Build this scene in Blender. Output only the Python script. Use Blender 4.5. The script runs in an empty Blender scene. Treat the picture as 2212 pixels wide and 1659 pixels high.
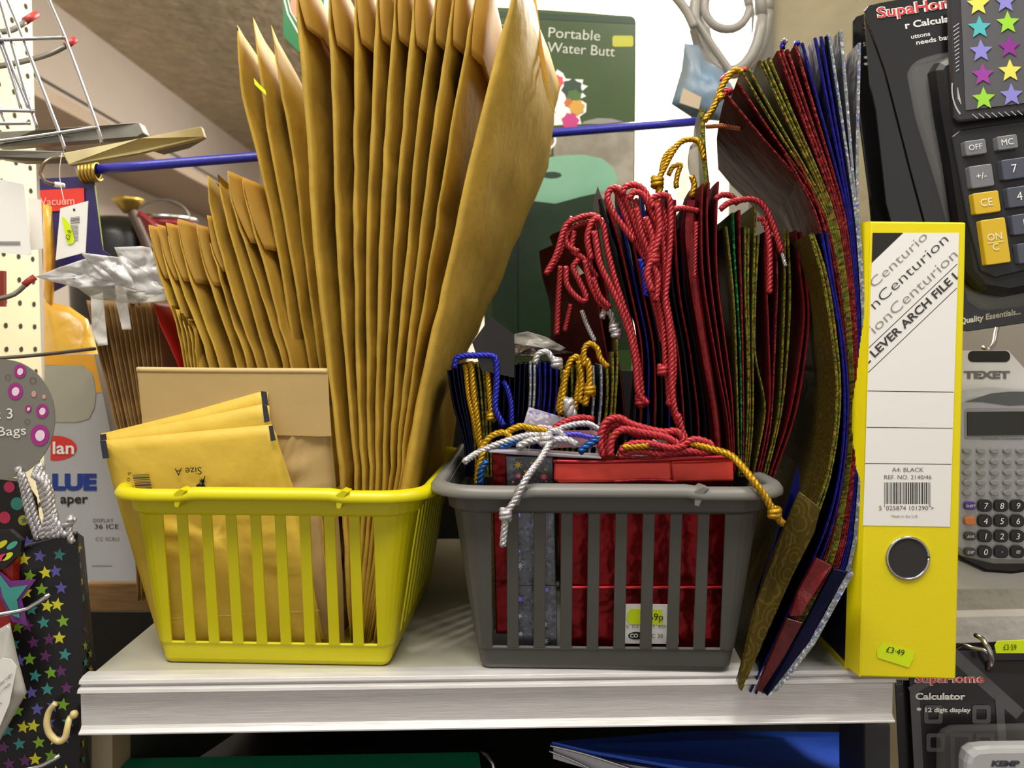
import bpy, bmesh, math, random
from mathutils import Vector, Matrix, noise
random.seed(7)
C = bpy.context.scene
# ---------------------------------------------------------------- camera, exposure, light
F = 1700.0; CX, CY = 1106.0, 829.5; TH = math.radians(2.6); CZ = 1.25
SHELF = CZ - 0.232
cam = bpy.data.cameras.new('camera'); cam.sensor_width = 36; cam.lens = 36*F/2212; cam.clip_start = 0.02
co = bpy.data.objects.new('camera', cam); C.collection.objects.link(co)
cam.dof.use_dof = True; cam.dof.focus_distance = .575; cam.dof.aperture_fstop = 9
co.location = (0, 0, CZ); co.rotation_euler = (math.pi/2-TH, 0, 0); C.camera = co
C.view_settings.view_transform = 'Standard'; C.view_settings.look = 'None'
C.view_settings.exposure = 0.5; C.view_settings.gamma = 1; C.view_settings.use_curve_mapping = False
w = bpy.data.worlds.new('world'); C.world = w; w.use_nodes = True
w.node_tree.nodes['Background'].inputs[0].default_value = (1.0, .95, .88, 1)
w.node_tree.nodes['Background'].inputs[1].default_value = 0.45
def area(name, loc, target, sx, sy, power, col):
    l = bpy.data.lights.new(name, 'AREA'); l.shape = 'RECTANGLE'; l.size = sx; l.size_y = sy
    l.energy = power; l.color = col
    o = bpy.data.objects.new(name, l); C.collection.objects.link(o); o.location = loc
    o.rotation_euler = (Vector(target)-Vector(loc)).to_track_quat('-Z', 'Y').to_euler()
    return o
# two tube battens on the ceiling of the aisle, in front of the shelving
area('aisle_ceiling_lamp', (-.25, .10, 2.28), (0, .6, 1.15), 1.0, .3, 13, (1, .96, .88))
area('aisle_ceiling_lamp', (.75, .25, 2.25), (.1, .6, 1.1), .5, .3, 5.5, (1, .97, .92))
# the lit lamp behind the hanging stock
area('rear_ceiling_lamp', (.42, 1.75, 2.22), (.1, .9, 1.3), .5, .5, 26, (1, .97, .92))

area('far_wall_fill', (-.3, 3.1, 2.28), (-.6, 3.1, 1.2), 1.0, .4, 11, (1, .95, .88))  # unseen fill light, added to brighten the far left wall and ceiling
# ---------------------------------------------------------------- helpers
def P(u, v, d):
    a = (u-CX)/F; b = -(v-CY)/F
    y = math.cos(TH)+b*math.sin(TH); z = -math.sin(TH)+b*math.cos(TH)
    s = d/y
    return Vector((a*s, d, CZ+z*s))
def PZ(u, v, z):                       # the point of the level plane z seen at a pixel
    p = P(u, v, 1.0); return Vector((0, 0, CZ)) + (p-Vector((0, 0, CZ)))*((z-CZ)/(p.z-CZ))
def lin(h):
    h = h.lstrip('#'); r = [int(h[i:i+2], 16)/255 for i in (0, 2, 4)]
    return tuple(x/12.92 if x <= .04045 else ((x+.055)/1.055)**2.4 for x in r)+(1,)
MATS = {}
def mat(name, hexc, rough=.6, metal=0., bump=0., bs=300., var=0., vs=40., spec=.5, hex2=None, trans=0., alpha=1., emit=0., coat=0., dist=.001, aniso=None):
    if name in MATS: return MATS[name]
    m = bpy.data.materials.new(name); m.use_nodes = True; nt = m.node_tree; n = nt.nodes
    b = n['Principled BSDF']; c = lin(hexc)
    b.inputs['Base Color'].default_value = c; b.inputs['Roughness'].default_value = rough
    b.inputs['Metallic'].default_value = metal; b.inputs['Specular IOR Level'].default_value = spec
    b.inputs['Coat Weight'].default_value = coat; b.inputs['Coat Roughness'].default_value = .12
    if alpha < 1: b.inputs['Alpha'].default_value = alpha
    if emit: b.inputs['Emission Color'].default_value = c; b.inputs['Emission Strength'].default_value = emit
    tc = n.new('ShaderNodeTexCoord'); src = tc.outputs['Object']
    if aniso:
        mp = n.new('ShaderNodeMapping'); mp.inputs['Scale'].default_value = aniso
        nt.links.new(src, mp.inputs[0]); src = mp.outputs[0]
    if var or hex2:
        nz = n.new('ShaderNodeTexNoise'); nz.inputs['Scale'].default_value = vs; nz.inputs['Detail'].default_value = 4
        nt.links.new(src, nz.inputs['Vector'])
        cr = n.new('ShaderNodeValToRGB'); cr.color_ramp.elements[0].position = .36; cr.color_ramp.elements[1].position = .64
        c2 = lin(hex2) if hex2 else tuple(x*(1-var) for x in c[:3])+(1,)
        cr.color_ramp.elements[0].color = c2; cr.color_ramp.elements[1].color = c
        nt.links.new(nz.outputs['Fac'], cr.inputs[0]); nt.links.new(cr.outputs[0], b.inputs['Base Color'])
    if bump:
        nz = n.new('ShaderNodeTexNoise'); nz.inputs['Scale'].default_value = bs; nz.inputs['Detail'].default_value = 3
        nt.links.new(src, nz.inputs['Vector'])
        bp = n.new('ShaderNodeBump'); bp.inputs['Strength'].default_value = bump; bp.inputs['Distance'].default_value = dist
        nt.links.new(nz.outputs['Fac'], bp.inputs['Height']); nt.links.new(bp.outputs[0], b.inputs['Normal'])
    if trans:
        tr = n.new('ShaderNodeBsdfTranslucent'); tr.inputs[0].default_value = c
        mx = n.new('ShaderNodeMixShader'); mx.inputs[0].default_value = trans
        nt.links.new(b.outputs[0], mx.inputs[1]); nt.links.new(tr.outputs[0], mx.inputs[2])
        nt.links.new(mx.outputs[0], n['Material Output'].inputs[0])
    MATS[name] = m; return m
def holo(name, base, specks, scale=900., rough=.3, metal=.9, bump=.5, bs=70., amount=.5, spark=2.):
    """foil whose small cells take the colours of a holographic print"""
    if name in MATS: return MATS[name]
    m = mat(name, base, rough, metal, bump, bs, dist=.003); nt = m.node_tree; n = nt.nodes; b = n['Principled BSDF']
    tc = n.new('ShaderNodeTexCoord'); vo = n.new('ShaderNodeTexVoronoi'); vo.inputs['Scale'].default_value = scale
    nt.links.new(tc.outputs['Object'], vo.inputs['Vector'])
    sp = n.new('ShaderNodeSeparateColor'); nt.links.new(vo.outputs['Color'], sp.inputs[0])
    cr = n.new('ShaderNodeValToRGB'); cr.color_ramp.interpolation = 'CONSTANT'
    el = cr.color_ramp.elements; el[0].position = 0; el[0].color = lin(base); el[1].position = 1-amount; el[1].color = lin(specks[0])
    for i, s in enumerate(specks[1:], 1):
        e = el.new(1-amount+amount*i/len(specks)); e.color = lin(s)
    nt.links.new(sp.outputs[0], cr.inputs[0]); nt.links.new(cr.outputs[0], b.inputs['Base Color'])
    return m
def link(o): C.collection.objects.link(o); return o
def tag(o, label=None, cat=None, group=None, kind=None):
    for k, v in (('label', label), ('category', cat), ('group', group), ('kind', kind)):
        if v: o[k] = v
    return o
def thing(name, label, cat, loc, group=None):
    o = link(bpy.data.objects.new(name, None)); o.location = loc; o.empty_display_size = .01
    return tag(o, label, cat, group)
def wloc(o):
    l = Vector(o.location)
    while o.parent: o = o.parent; l += Vector(o.location)
    return l
def mesh(name, verts, faces, mats, parent=None, smooth=False, mi=None, origin=None, bev=0, solid=0, sub=0, label=None):
    """verts are given in world space; the object's own origin sits at its base"""
    verts = [Vector(v) for v in verts]
    if parent is None:
        if origin is None:
            xs = [v.x for v in verts]; ys = [v.y for v in verts]; origin = Vector(((min(xs)+max(xs))/2, (min(ys)+max(ys))/2, min(v.z for v in verts)))
        off = Vector(origin)
    else: off = wloc(parent)
    me = bpy.data.meshes.new(name); me.from_pydata([v-off for v in verts], [], faces)
    for m in (mats if isinstance(mats, (list, tuple)) else [mats]): me.materials.append(m)
    if mi:
        for p, i in zip(me.polygons, mi): p.material_index = i
    if smooth:
        for p in me.polygons: p.use_smooth = True
    bm = bmesh.new(); bm.from_mesh(me)
    if not solid: bmesh.ops.recalc_face_normals(bm, faces=bm.faces)
    bm.to_mesh(me); bm.free()
    o = link(bpy.data.objects.new(name, me))
    if parent is None: o.location = off
    else: o.parent = parent
    if solid:
        s = o.modifiers.new('solid', 'SOLIDIFY'); s.thickness = solid; s.offset = 0
    if bev:
        s = o.modifiers.new('bevel', 'BEVEL'); s.width = bev; s.segments = 2; s.limit_method = 'ANGLE'; s.angle_limit = math.radians(40)
    if sub:
        s = o.modifiers.new('sub', 'SUBSURF'); s.levels = sub; s.render_levels = sub
    if label: o['label'] = label
    return o
def prism(name, pts, back, m, parent=None, bev=0, **k):
    """outline pts (world) pushed back by the vector `back`"""
    n = len(pts); b = Vector(back) if not isinstance(back, (int, float)) else Vector((0, back, 0))
    v = list(pts)+[p+b for p in pts]
    f = [tuple(range(n)), tuple(range(2*n-1, n-1, -1))]+[(i, (i+1) % n, n+(i+1) % n, n+i) for i in range(n)]
    return mesh(name, v, f, m, parent, bev=bev, **k)
def card(name, uvd, t, m, parent=None, bev=0, **k):
    return prism(name, [P(*p) for p in uvd], t, m, parent, bev, **k)
def box(name, x0, x1, y0, y1, z0, z1, m, parent=None, bev=0, **k):
    return prism(name, [Vector((x0, y0, z0)), Vector((x1, y0, z0)), Vector((x1, y0, z1)), Vector((x0, y0, z1))], y1-y0, m, parent, bev, **k)
def spline(pts, step):
    pts = [Vector(p) for p in pts]
    if len(pts) == 2:
        n = max(2, int((pts[1]-pts[0]).length/step)); return [pts[0].lerp(pts[1], i/n) for i in range(n+1)]
    out = []; q = [pts[0]*2-pts[1]]+pts+[pts[-1]*2-pts[-2]]
    for i in range(1, len(q)-2):
        p0, p1, p2, p3 = q[i-1:i+3]; n = max(1, int((p2-p1).length/step))
        for k in range(n):
            t = k/n
            out.append(.5*((2*p1)+(p2-p0)*t+(2*p0-5*p1+4*p2-p3)*t*t+(3*p1-p0-3*p2+p3)*t**3))
    out.append(pts[-1]); return out
def frames(path):
    fr = []; t = (path[1]-path[0]).normalized(); a = Vector((0, 1, 0)) if abs(t.y) < .8 else Vector((1, 0, 0))
    n = (a-t*a.dot(t)).normalized()
    for i, p in enumerate(path):
        t = (path[min(i+1, len(path)-1)]-path[max(i-1, 0)])
        t = t.normalized() if t.length > 1e-9 else Vector((0, 0, 1))
        n = (n-t*n.dot(t)).normalized(); fr.append((p, n, t.cross(n)))
    return fr
def tube_geo(path, r, seg=8, vs=None, fs=None):
    vs = [] if vs is None else vs; fs = [] if fs is None else fs; b0 = len(vs); fr = frames(path)
    for i, (p, n, b) in enumerate(fr):
        rr = r(i/(len(fr)-1)) if callable(r) else r
        for k in range(seg):
            a = 2*math.pi*k/seg; vs.append(p+n*math.cos(a)*rr+b*math.sin(a)*rr)
    for i in range(len(fr)-1):
        for k in range(seg):
            a = b0+i*seg+k; c = b0+i*seg+(k+1) % seg; fs.append((a, c, c+seg, a+seg))
    fs.append(tuple(b0+k for k in reversed(range(seg)))); e = b0+(len(fr)-1)*seg; fs.append(tuple(e+k for k in range(seg)))
    return vs, fs
def tube(name, pts, r, m, parent=None, seg=10, step=.004, **k):
    vs, fs = tube_geo(spline(pts, step), r, seg)
    return mesh(name, vs, fs, m, parent, smooth=True, **k)
def rope(name, pts, r, m, parent=None, pitch=4.2, knots=(), strands=3, **k):
    path = spline(pts, r*.62); fr = frames(path); vs, fs = [], []
    for s in range(strands):
        sp = []; L = 0
        for i, (p, n, b) in enumerate(fr):
            if i: L += (p-fr[i-1][0]).length
            a = 2*math.pi*(L/(pitch*r)+s/strands); sp.append(p+(n*math.cos(a)+b*math.sin(a))*r*.5)
        tube_geo(sp, r*.6, 6, vs, fs)
    for kp in knots:                      # an overhand knot: a small coil round the cord
        c = Vector(kp); sp = []
        for j in range(26):
            a = j*.62; sp.append(c+Vector((math.cos(a)*r*1.1, math.sin(a)*r*1.1, (j/25-.5)*r*2.6)))
        tube_geo(sp, r*.85, 6, vs, fs)
    return mesh(name, vs, fs, m, parent, smooth=True, **k)
# --- print: shapes given on a face in picture units, carried onto that face by its depth function
def dconst(d): return lambda u, v: d
def dplane(p0, p1, p2):                     # depth of the plane through three (u,v,d) points
    A = [P(*p0), P(*p1), P(*p2)]; nn = (A[1]-A[0]).cross(A[2]-A[0])
    O = Vector((0, 0, CZ)); k = (A[0]-O).dot(nn)
    def f(u, v):
        r = P(u, v, 1.)-O; return k/r.dot(nn)
    return f
def decal(name, polys, df, m, parent, lift=.0004, mi=None, label=None):
    vs, fs = [], []
    for pl in polys:
        b = len(vs); vs += [P(u, v, df(u, v)-lift) for u, v in pl]; fs.append(tuple(range(b, len(vs))))
    return mesh(name, vs, fs, m, parent, mi=mi, label=label)
def textpolys(s, u, v, h, rot=0, align='LEFT', width=None, clip=None, bold=0., shear=0.):
    cu = bpy.data.curves.new('t', 'FONT'); cu.body = s; cu.size = 1; cu.align_x = align; cu.offset = bold; cu.resolution_u = 3; cu.shear = shear
    o = link(bpy.data.objects.new('t', cu)); bpy.context.view_layer.update()
    me = bpy.data.meshes.new_from_object(o.evaluated_get(bpy.context.evaluated_depsgraph_get()))
    bpy.data.objects.remove(o); bpy.data.curves.remove(cu)
    vv = [x.co.copy() for x in me.vertices]; ff = [tuple(p.vertices) for p in me.polygons]; bpy.data.meshes.remove(me)
    if not vv: return []
    sc = h/.70; sx = sc
    if width:
        xs = [x.x for x in vv]; sx = width/(max(xs)-min(xs))
    c, sn = math.cos(math.radians(rot)), math.sin(math.radians(rot))
    q = [(u+x.x*sx*c-x.y*sc*sn, v-(x.x*sx*sn+x.y*sc*c)) for x in vv]
    out = []
    for f in ff:
        pl = [q[i] for i in f]
        if clip: pl = clip_poly(pl, clip)
        if len(pl) > 2: out.append(pl)
    return out
def clip_poly(pl, clip):                    # Sutherland-Hodgman against a convex outline
    ar = sum(clip[i][0]*clip[(i+1) % len(clip)][1]-clip[(i+1) % len(clip)][0]*clip[i][1] for i in range(len(clip)))
    sg = 1 if ar > 0 else -1
    for i in range(len(clip)):
        a, b = clip[i], clip[(i+1) % len(clip)]
        side = lambda p: sg*((b[0]-a[0])*(p[1]-a[1])-(b[1]-a[1])*(p[0]-a[0]))
        o = []
        for j in range(len(pl)):
            p, q = pl[j], pl[(j+1) % len(pl)]; sp, sq = side(p), side(q)
            if sp >= 0: o.append(p)
            if sp*sq < 0:
                t = sp/(sp-sq); o.append((p[0]+(q[0]-p[0])*t, p[1]+(q[1]-p[1])*t))
        pl = o
        if len(pl) < 3: return []
    return pl
def text(name, s, u, v, h, df, m, parent, lift=.0006, **k):
    pl = textpolys(s, u, v, h, **k)
    if pl: return decal(name, pl, df, m, parent, lift)
def ell(u, v, rx, ry=None, n=24, rot=0):
    ry = ry or rx; c, s = math.cos(rot), math.sin(rot)
    return [(u+rx*math.cos(2*math.pi*i/n)*c-ry*math.sin(2*math.pi*i/n)*s, v+rx*math.cos(2*math.pi*i/n)*s+ry*math.sin(2*math.pi*i/n)*c) for i in range(n)]
def ringp(u, v, r0, r1, n=24, ra=1.):
    a = ell(u, v, r0, r0*ra, n); b = ell(u, v, r1, r1*ra, n)
    return [[a[i], a[(i+1) % n], b[(i+1) % n], b[i]] for i in range(n)]
def star(u, v, r, rot=0, sx=1., k=.45, n=5):
    return [(u+sx*(r if i % 2 == 0 else r*k)*math.sin(math.pi*i/n+rot), v-(r if i % 2 == 0 else r*k)*math.cos(math.pi*i/n+rot)) for i in range(2*n)]
def fan(pl):                                # a star as triangles round its centre
    cx = sum(p[0] for p in pl)/len(pl); cy = sum(p[1] for p in pl)/len(pl)
    return [[(cx, cy), pl[i], pl[(i+1) % len(pl)]] for i in range(len(pl))]
def stroke(a, b, w):
    dx, dy = b[0]-a[0], b[1]-a[1]; L = math.hypot(dx, dy); nx, ny = -dy/L*w/2, dx/L*w/2
    return [(a[0]+nx, a[1]+ny), (b[0]+nx, b[1]+ny), (b[0]-nx, b[1]-ny), (a[0]-nx, a[1]-ny)]
def rect(u0, v0, u1, v1): return [(u0, v0), (u1, v0), (u1, v1), (u0, v1)]
def rrect(u0, v0, u1, v1, r, n=5, rot=0):
    o = []
    for cx, cy, a0 in ((u1-r, v0+r, -90), (u1-r, v1-r, 0), (u0+r, v1-r, 90), (u0+r, v0+r, 180)):
        for i in range(n+1):
            a = math.radians(a0+90*i/n); o.append((cx+r*math.cos(a), cy+r*math.sin(a)))
    if rot:
        mx, my = (u0+u1)/2, (v0+v1)/2; c, s = math.cos(math.radians(-rot)), math.sin(math.radians(-rot))
        o = [(mx+(x-mx)*c-(y-my)*s, my+(x-mx)*s+(y-my)*c) for x, y in o]
    return o
ORD = 'first second third fourth fifth sixth seventh eighth ninth tenth eleventh twelfth thirteenth fourteenth fifteenth sixteenth seventeenth eighteenth nineteenth twentieth'.split()
def ordw(i, n, left='leftmost', right='rightmost'):
    return left if i == 0 else right if i == n-1 else ORD[i]
NUM = 'zero one two three four five six seven eight nine ten eleven twelve thirteen fourteen fifteen sixteen seventeen eighteen'.split()

# ---------------------------------------------------------------- materials
kraft = mat('padded_kraft_paper', '#c29f3e', .62, bump=.5, bs=90, var=.18, vs=22, spec=.3, dist=.0015, trans=.05)
kraft2 = mat('padded_kraft_paper_pale', '#c6a243', .6, bump=.45, bs=80, var=.15, vs=25, spec=.3, dist=.0015, trans=.05)
flapm = mat('envelope_flap_paper', '#d9b052', .6, bump=.25, bs=120, var=.08, vs=30, spec=.3, trans=.45)
manila = mat('manila_card', '#a8834d', .7, bump=.2, bs=300, var=.25, vs=60)
tan = mat('plain_kraft_paper', '#b99d68', .6, bump=.3, bs=70, var=.07, vs=15, spec=.35, dist=.001)
goldpaper = mat('gold_bubble_envelope_paper', '#d0b040', .5, bump=.5, bs=45, var=.06, vs=20, spec=.4, dist=.0025)
navy_ink = mat('navy_ink', '#2a2c3a', .6); black_ink = mat('black_ink', '#1c1a18', .6); grey_ink = mat('grey_ink', '#6d6a66', .6)
white_ink = mat('white_ink', '#eceae6', .5); red_ink = mat('red_ink', '#c8252e', .5); pale_ink = mat('pale_grey_ink', '#8f8c86', .6)
ylw = mat('yellow_basket_plastic', '#d9d000', .38, bump=.05, bs=500, spec=.5, trans=.12)
gry = mat('grey_basket_plastic', '#4c4b47', .42, bump=.08, bs=700, spec=.5)
alu = mat('brushed_aluminium', '#e4e2e2', .36, .35, bump=.12, bs=60, var=.12, vs=30, aniso=(1, 8, 22))
shelfm = mat('cream_shelf_enamel', '#b2af9f', .45, bump=.05, bs=200, var=.07, vs=20)
pegm = mat('cream_pegboard', '#e2d8b4', .6, var=.05, vs=10); holem = mat('pegboard_hole_dark', '#30281c', .9)
chrome = mat('chrome_wire', '#c4c4c8', .22, 1.); zinc = mat('grey_coated_metal', '#77746c', .45, .5, var=.2, vs=40)
redcap = mat('red_vinyl_cap', '#b43a38', .45); bluerod = mat('blue_coated_rod', '#2a2c9a', .35, bump=.2, bs=400)
brass = mat('brass', '#b59a4d', .35, .9); creamhook = mat('cream_coated_hook', '#dbc88a', .35)
walm = mat('cream_painted_wall', '#dccfc2', .8, var=.04, vs=6, bump=.1, bs=40)
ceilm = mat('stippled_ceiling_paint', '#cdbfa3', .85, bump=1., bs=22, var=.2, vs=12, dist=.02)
wood = mat('brown_wood', '#8f6d45', .6, var=.3, vs=30, aniso=(1, 8, 8)); blackm = mat('matt_black_board', '#0b0a0b', .8)
whitep = mat('white_paper', '#f0efec', .5); film = mat('white_plastic_film', '#e8e8ea', .25, bump=.6, bs=30, trans=.25, dist=.004, alpha=.86, spec=.7)
neon = mat('fluorescent_yellow_sticker', '#d8f000', .5, emit=0)
blkgloss = mat('glossy_black_card', '#0c0c0e', .18, spec=.6, bump=.15, bs=14, dist=.004, coat=.6)
blkplast = mat('black_calculator_plastic', '#17171a', .35); clearm = mat('clear_blister_plastic', '#ffffff', .06, alpha=.05, spec=.9)
darkgrey = mat('dark_grey_print', '#55555a', .4)
yfile = mat('yellow_file_cloth', '#ecdc00', .5, bump=.08, bs=600, var=.03, vs=12); navycov = mat('dark_navy_cover', '#0d0c28', .5)
redf = mat('red_foil', '#4a0c10', .6, 0, spec=.07, bump=.6, bs=26, var=.4, vs=25, dist=.004)
redfp = mat('red_foil_paper_edge', '#8c1a20', .38, .5, bump=.8, bs=260, var=.45, vs=200, dist=.001)
bluef = mat('blue_foil', '#0a0c50', .28, .85, bump=.7, bs=30, dist=.004); bluee = mat('blue_glitter_edge', '#1a1a8c', .35, .5, bump=.8, bs=300, var=.6, vs=350)
def swirl(name, a, b):
    m = mat(name, a, .4, .3, bump=.4, bs=60, spec=.3); nt = m.node_tree; n = nt.nodes
    tc = n.new('ShaderNodeTexCoord'); vo = n.new('ShaderNodeTexVoronoi'); vo.inputs['Scale'].default_value = 75; nt.links.new(tc.outputs['Object'], vo.inputs['Vector'])
    ml = n.new('ShaderNodeMath'); ml.operation = 'MULTIPLY'; ml.inputs[1].default_value = 26; nt.links.new(vo.outputs['Distance'], ml.inputs[0])
    si = n.new('ShaderNodeMath'); si.operation = 'SINE'; nt.links.new(ml.outputs[0], si.inputs[0])
    cr = n.new('ShaderNodeValToRGB'); cr.color_ramp.elements[0].color = lin(a); cr.color_ramp.elements[1].color = lin(b); cr.color_ramp.elements[0].position = .5
    nt.links.new(si.outputs[0], cr.inputs[0]); nt.links.new(cr.outputs[0], n['Principled BSDF'].inputs['Base Color']); return m
goldf = swirl('gold_swirl_foil', '#463a12', '#5e4f1a')
golde = holo('gold_holographic_edge', '#665c1a', ['#948c28', '#3c3c10', '#94702c', '#66862a'], 700, .4, .45, .5, 250, .55)
rede = holo('red_glitter_edge', '#70141a', ['#96242a', '#4a0c12', '#a03a30'], 800, .38, .5, .5, 250, .45)
silf = holo('silver_star_foil', '#5e5f64', ['#6e7076', '#505258', '#686a80'], 500, .32, .8, .8, 35, .3)
sile = holo('silver_glitter_edge', '#8a8c92', ['#c8cad0', '#8ab8a8', '#6a6cc0', '#d0d0d8', '#a0a2a8'], 700, .35, .4, .5, 250, .4)
greene = holo('green_glitter_edge', '#0c5a2c', ['#1ea050', '#0a3c1e'], 600, .35, .5, .5, 250, .4)
darkf = mat('dark_foil_in_stack', '#141018', .5, 0, spec=.15, bump=.6, bs=40, dist=.003)
navyf = mat('navy_foil', '#0a0c2c', .28, .8, bump=.5, bs=30, dist=.003)
clearedge = mat('clear_film_edge', '#9a968c', .2, .1, alpha=.55)
redc = mat('red_metallic_cord', '#b8323a', .36, .35, bump=.6, bs=900, var=.25, vs=600)
goldc = mat('gold_metallic_cord', '#c79a1c', .3, .6, bump=.6, bs=900, var=.3, vs=600)
silc = mat('silver_metallic_cord', '#c9c7cb', .3, .55, bump=.6, bs=900, var=.25, vs=600)
bluec = mat('blue_metallic_cord', '#2a30b4', .3, .55, bump=.6, bs=900, var=.3, vs=600)
tealc = mat('blue_twisted_cord', '#2a5aa0', .25, .7)

# ---------------------------------------------------------------- the room
def struct(o): o['kind'] = 'structure'; return o
CE = CZ+1.10
struct(box('wall_left', -1.56, -1.46, -1.5, 4.6, 0, CE, walm))
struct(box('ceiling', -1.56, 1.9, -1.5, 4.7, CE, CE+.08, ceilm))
struct(box('floor', -1.56, 1.9, -1.5, 4.7, -.05, 0, mat('grey_floor', '#5a544c', .7, var=.1)))
struct(box('wall_back', -1.46, 1.9, 4.6, 4.7, 0, CE, walm))
struct(box('wall_right', 1.8, 1.9, -1.5, 4.6, 0, CE, walm))
struct(box('trim_1', -1.46, -1.17, .9, 4.6, CZ+.62, CZ+.655, mat('painted_boxing', '#b9a58e', .7, var=.05)))
tag(tube('cable', [Vector((-1.165, .95, CZ+.668)), Vector((-1.165, 2.3, CZ+.666)), Vector((-1.165, 2.9, CZ+.667)), Vector((-1.165, 4.55, CZ+.666))], .004, mat('dark_cable', '#4a4238', .6), step=.1),
    'dark cable running along the front edge of the boxing on the left wall', 'cable')
# the plastered pier behind the calculators
pier = mat('olive_plaster', '#9c9174', .8, bump=.6, bs=18, var=.12, vs=9, dist=.01)
struct(box('wall_pier', P(1664, 400, 1.25).x, 1.8, 1.25, 1.35, 0, CE, pier))
struct(box('trim_2', P(1618, 400, 1.235).x, P(1666, 400, 1.235).x, 1.235, 1.35, 0, CE, mat('dark_grey_pier_edge', '#5d5a50', .6)))

struct(box('wall_partition', P(1010, 400, 2.2).x, P(1700, 400, 2.2).x, 2.2, 2.3, 0, CE, mat('white_painted_partition', '#e6ded2', .7, bump=.1, bs=40)))
# the lit lamp: a round white diffuser and a bright folded tube beneath it
glow = mat('lit_diffuser', '#fff8ee', .5, emit=7.)
lamp = thing('ceiling_lamp', 'brightly lit white ceiling lamp behind the hanging grey rings', 'lamp', P(1450, 60, 1.9))
def lathe(name, c, prof, m, parent, axis='Z', n=40, **k):
    vs, fs = [], []
    for r, h in prof:
        for i in range(n):
            a = 2*math.pi*i/n
            vs.append(Vector(c)+(Vector((r*math.cos(a), r*math.sin(a), h)) if axis == 'Z' else Vector((r*math.cos(a), h, r*math.sin(a)))))
    for j in range(len(prof)-1):
        for i in range(n):
            fs.append((j*n+i, j*n+(i+1) % n, (j+1)*n+(i+1) % n, (j+1)*n+i))
    fs.append(tuple(reversed(range(n)))); fs.append(tuple((len(prof)-1)*n+i for i in range(n)))
    return mesh(name, vs, fs, m, parent, smooth=True, **k)
lc = P(1500, 20, 1.95)
lathe('diffuser', lc, [(.05, -.05), (.17, -.035), (.24, .02), (.25, .08), (.24, .12)], glow, lamp)
lathe('ceiling_plate', (lc.x, lc.y, CE-.09), [(.2, -(CE-.09-lc.z)+.12), (.2, 0), (.08, .01), (.08, .09)], mat('white_lamp_metal', '#e8e6e0', .5), lamp)
tube('lamp_tube', [P(1478, 30, 1.2), P(1440, 130, 1.2), P(1405, 222, 1.2)], .022, mat('lit_tube', '#fffaf2', .4, emit=9.), lamp, seg=16)
pl_ = bpy.data.lights.new('lamp_light', 'POINT'); pl_.energy = 22; pl_.color = (1, .95, .86); pl_.shadow_soft_size = .08
plo = link(bpy.data.objects.new('lamp_light', pl_)); plo.location = P(1490, -50, 1.32)
tube('tube_holder', [P(1490, 8, 1.2), P(1500, -60, 1.25), P(1500, -140, 1.75)], .015, MATS['white_lamp_metal'], lamp, seg=12)

# ---------------------------------------------------------------- the shelf
A = Vector((-.300, .5435, 0)); B = Vector((.2755, .562, 0)); AB = (B-A); ux = AB.normalized(); uy = Vector((-ux.y, ux.x, 0))
def S(x, y, z): return A+ux*x+uy*y+Vector((0, 0, SHELF+z))     # shelf frame: x along the lip, y back, z up
LW = AB.length
shelf = thing('wall_shelf', 'cream metal shop shelf with an aluminium front lip carrying both baskets', 'shelf', S(LW/2, 0, -.04))
mesh('shelf_board', [S(0, .004, 0), S(LW, .004, 0), S(LW, .40, 0), S(0, .40, 0), S(0, .004, -.03), S(LW, .004, -.03), S(LW, .40, -.03), S(0, .40, -.03)],
     [(0, 1, 2, 3), (4, 7, 6, 5), (0, 4, 5, 1), (1, 5, 6, 2), (2, 6, 7, 3), (3, 7, 4, 0)], shelfm, shelf, bev=.0015)
prof = [(.012, .0004), (.004, .0004), (-.001, -.001), (-.002, -.0035), (.001, -.0045), (.001, -.0055), (-.0035, -.0065), (-.0045, -.009), (-.001, -.010), (.0005, -.012), (.0005, -.034), (-.001, -.036), (-.004, -.0375), (-.004, -.039), (.012, -.039), (.012, -.030)]
vs = [S(-.004, y, z) for y, z in prof]+[S(LW+.002, y, z) for y, z in prof]; n = len(prof)
mesh('front_lip', vs, [(i, i+1, n+i+1, n+i) for i in range(n-1)]+[(n-1, 0, n, 2*n-1), tuple(range(n)), tuple(range(2*n-1, n-1, -1))], alu, shelf, bev=.0004)
up = mat('pale_upright', '#a99c7c', .6)
bay = thing('shelving_upright', 'pale shelving upright under the left end of the shelf', 'upright', P(218, 1700, .6))
prism('post', [P(196, 1572, .575), P(242, 1572, .575), P(242, 1740, .575), P(196, 1740, .575)], .03, up, bay, bev=.001)
mesh('side_panel', [P(242, 1572, .58), P(242, 1760, .58), Vector((-.28, .95, SHELF-.2)), Vector((-.28, .95, SHELF-.032))], [(0, 1, 2, 3)], mat('dark_side_panel', '#3c4038', .6), bay, solid=.002)
bay2 = tag(card('shelving_upright', [(1868, 1565, .60), (1925, 1565, .60), (1925, 1740, .60), (1868, 1740, .60)], .05, mat('dark_upright', '#34343a', .5), bev=.002),
    'dark shelving upright under the right end of the shelf', 'upright')
tag(box('back_board', -.30, .46, .955, .965, SHELF-.25, SHELF+.205, blackm), 'black board closing the back of the shelf behind the baskets', 'board')
tag(card('backing_board', [(60, 1322, .93), (420, 1322, .93), (420, 1560, .93), (60, 1560, .93)], .02, blackm), 'black board low behind the left end of the shelf', 'board')
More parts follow.
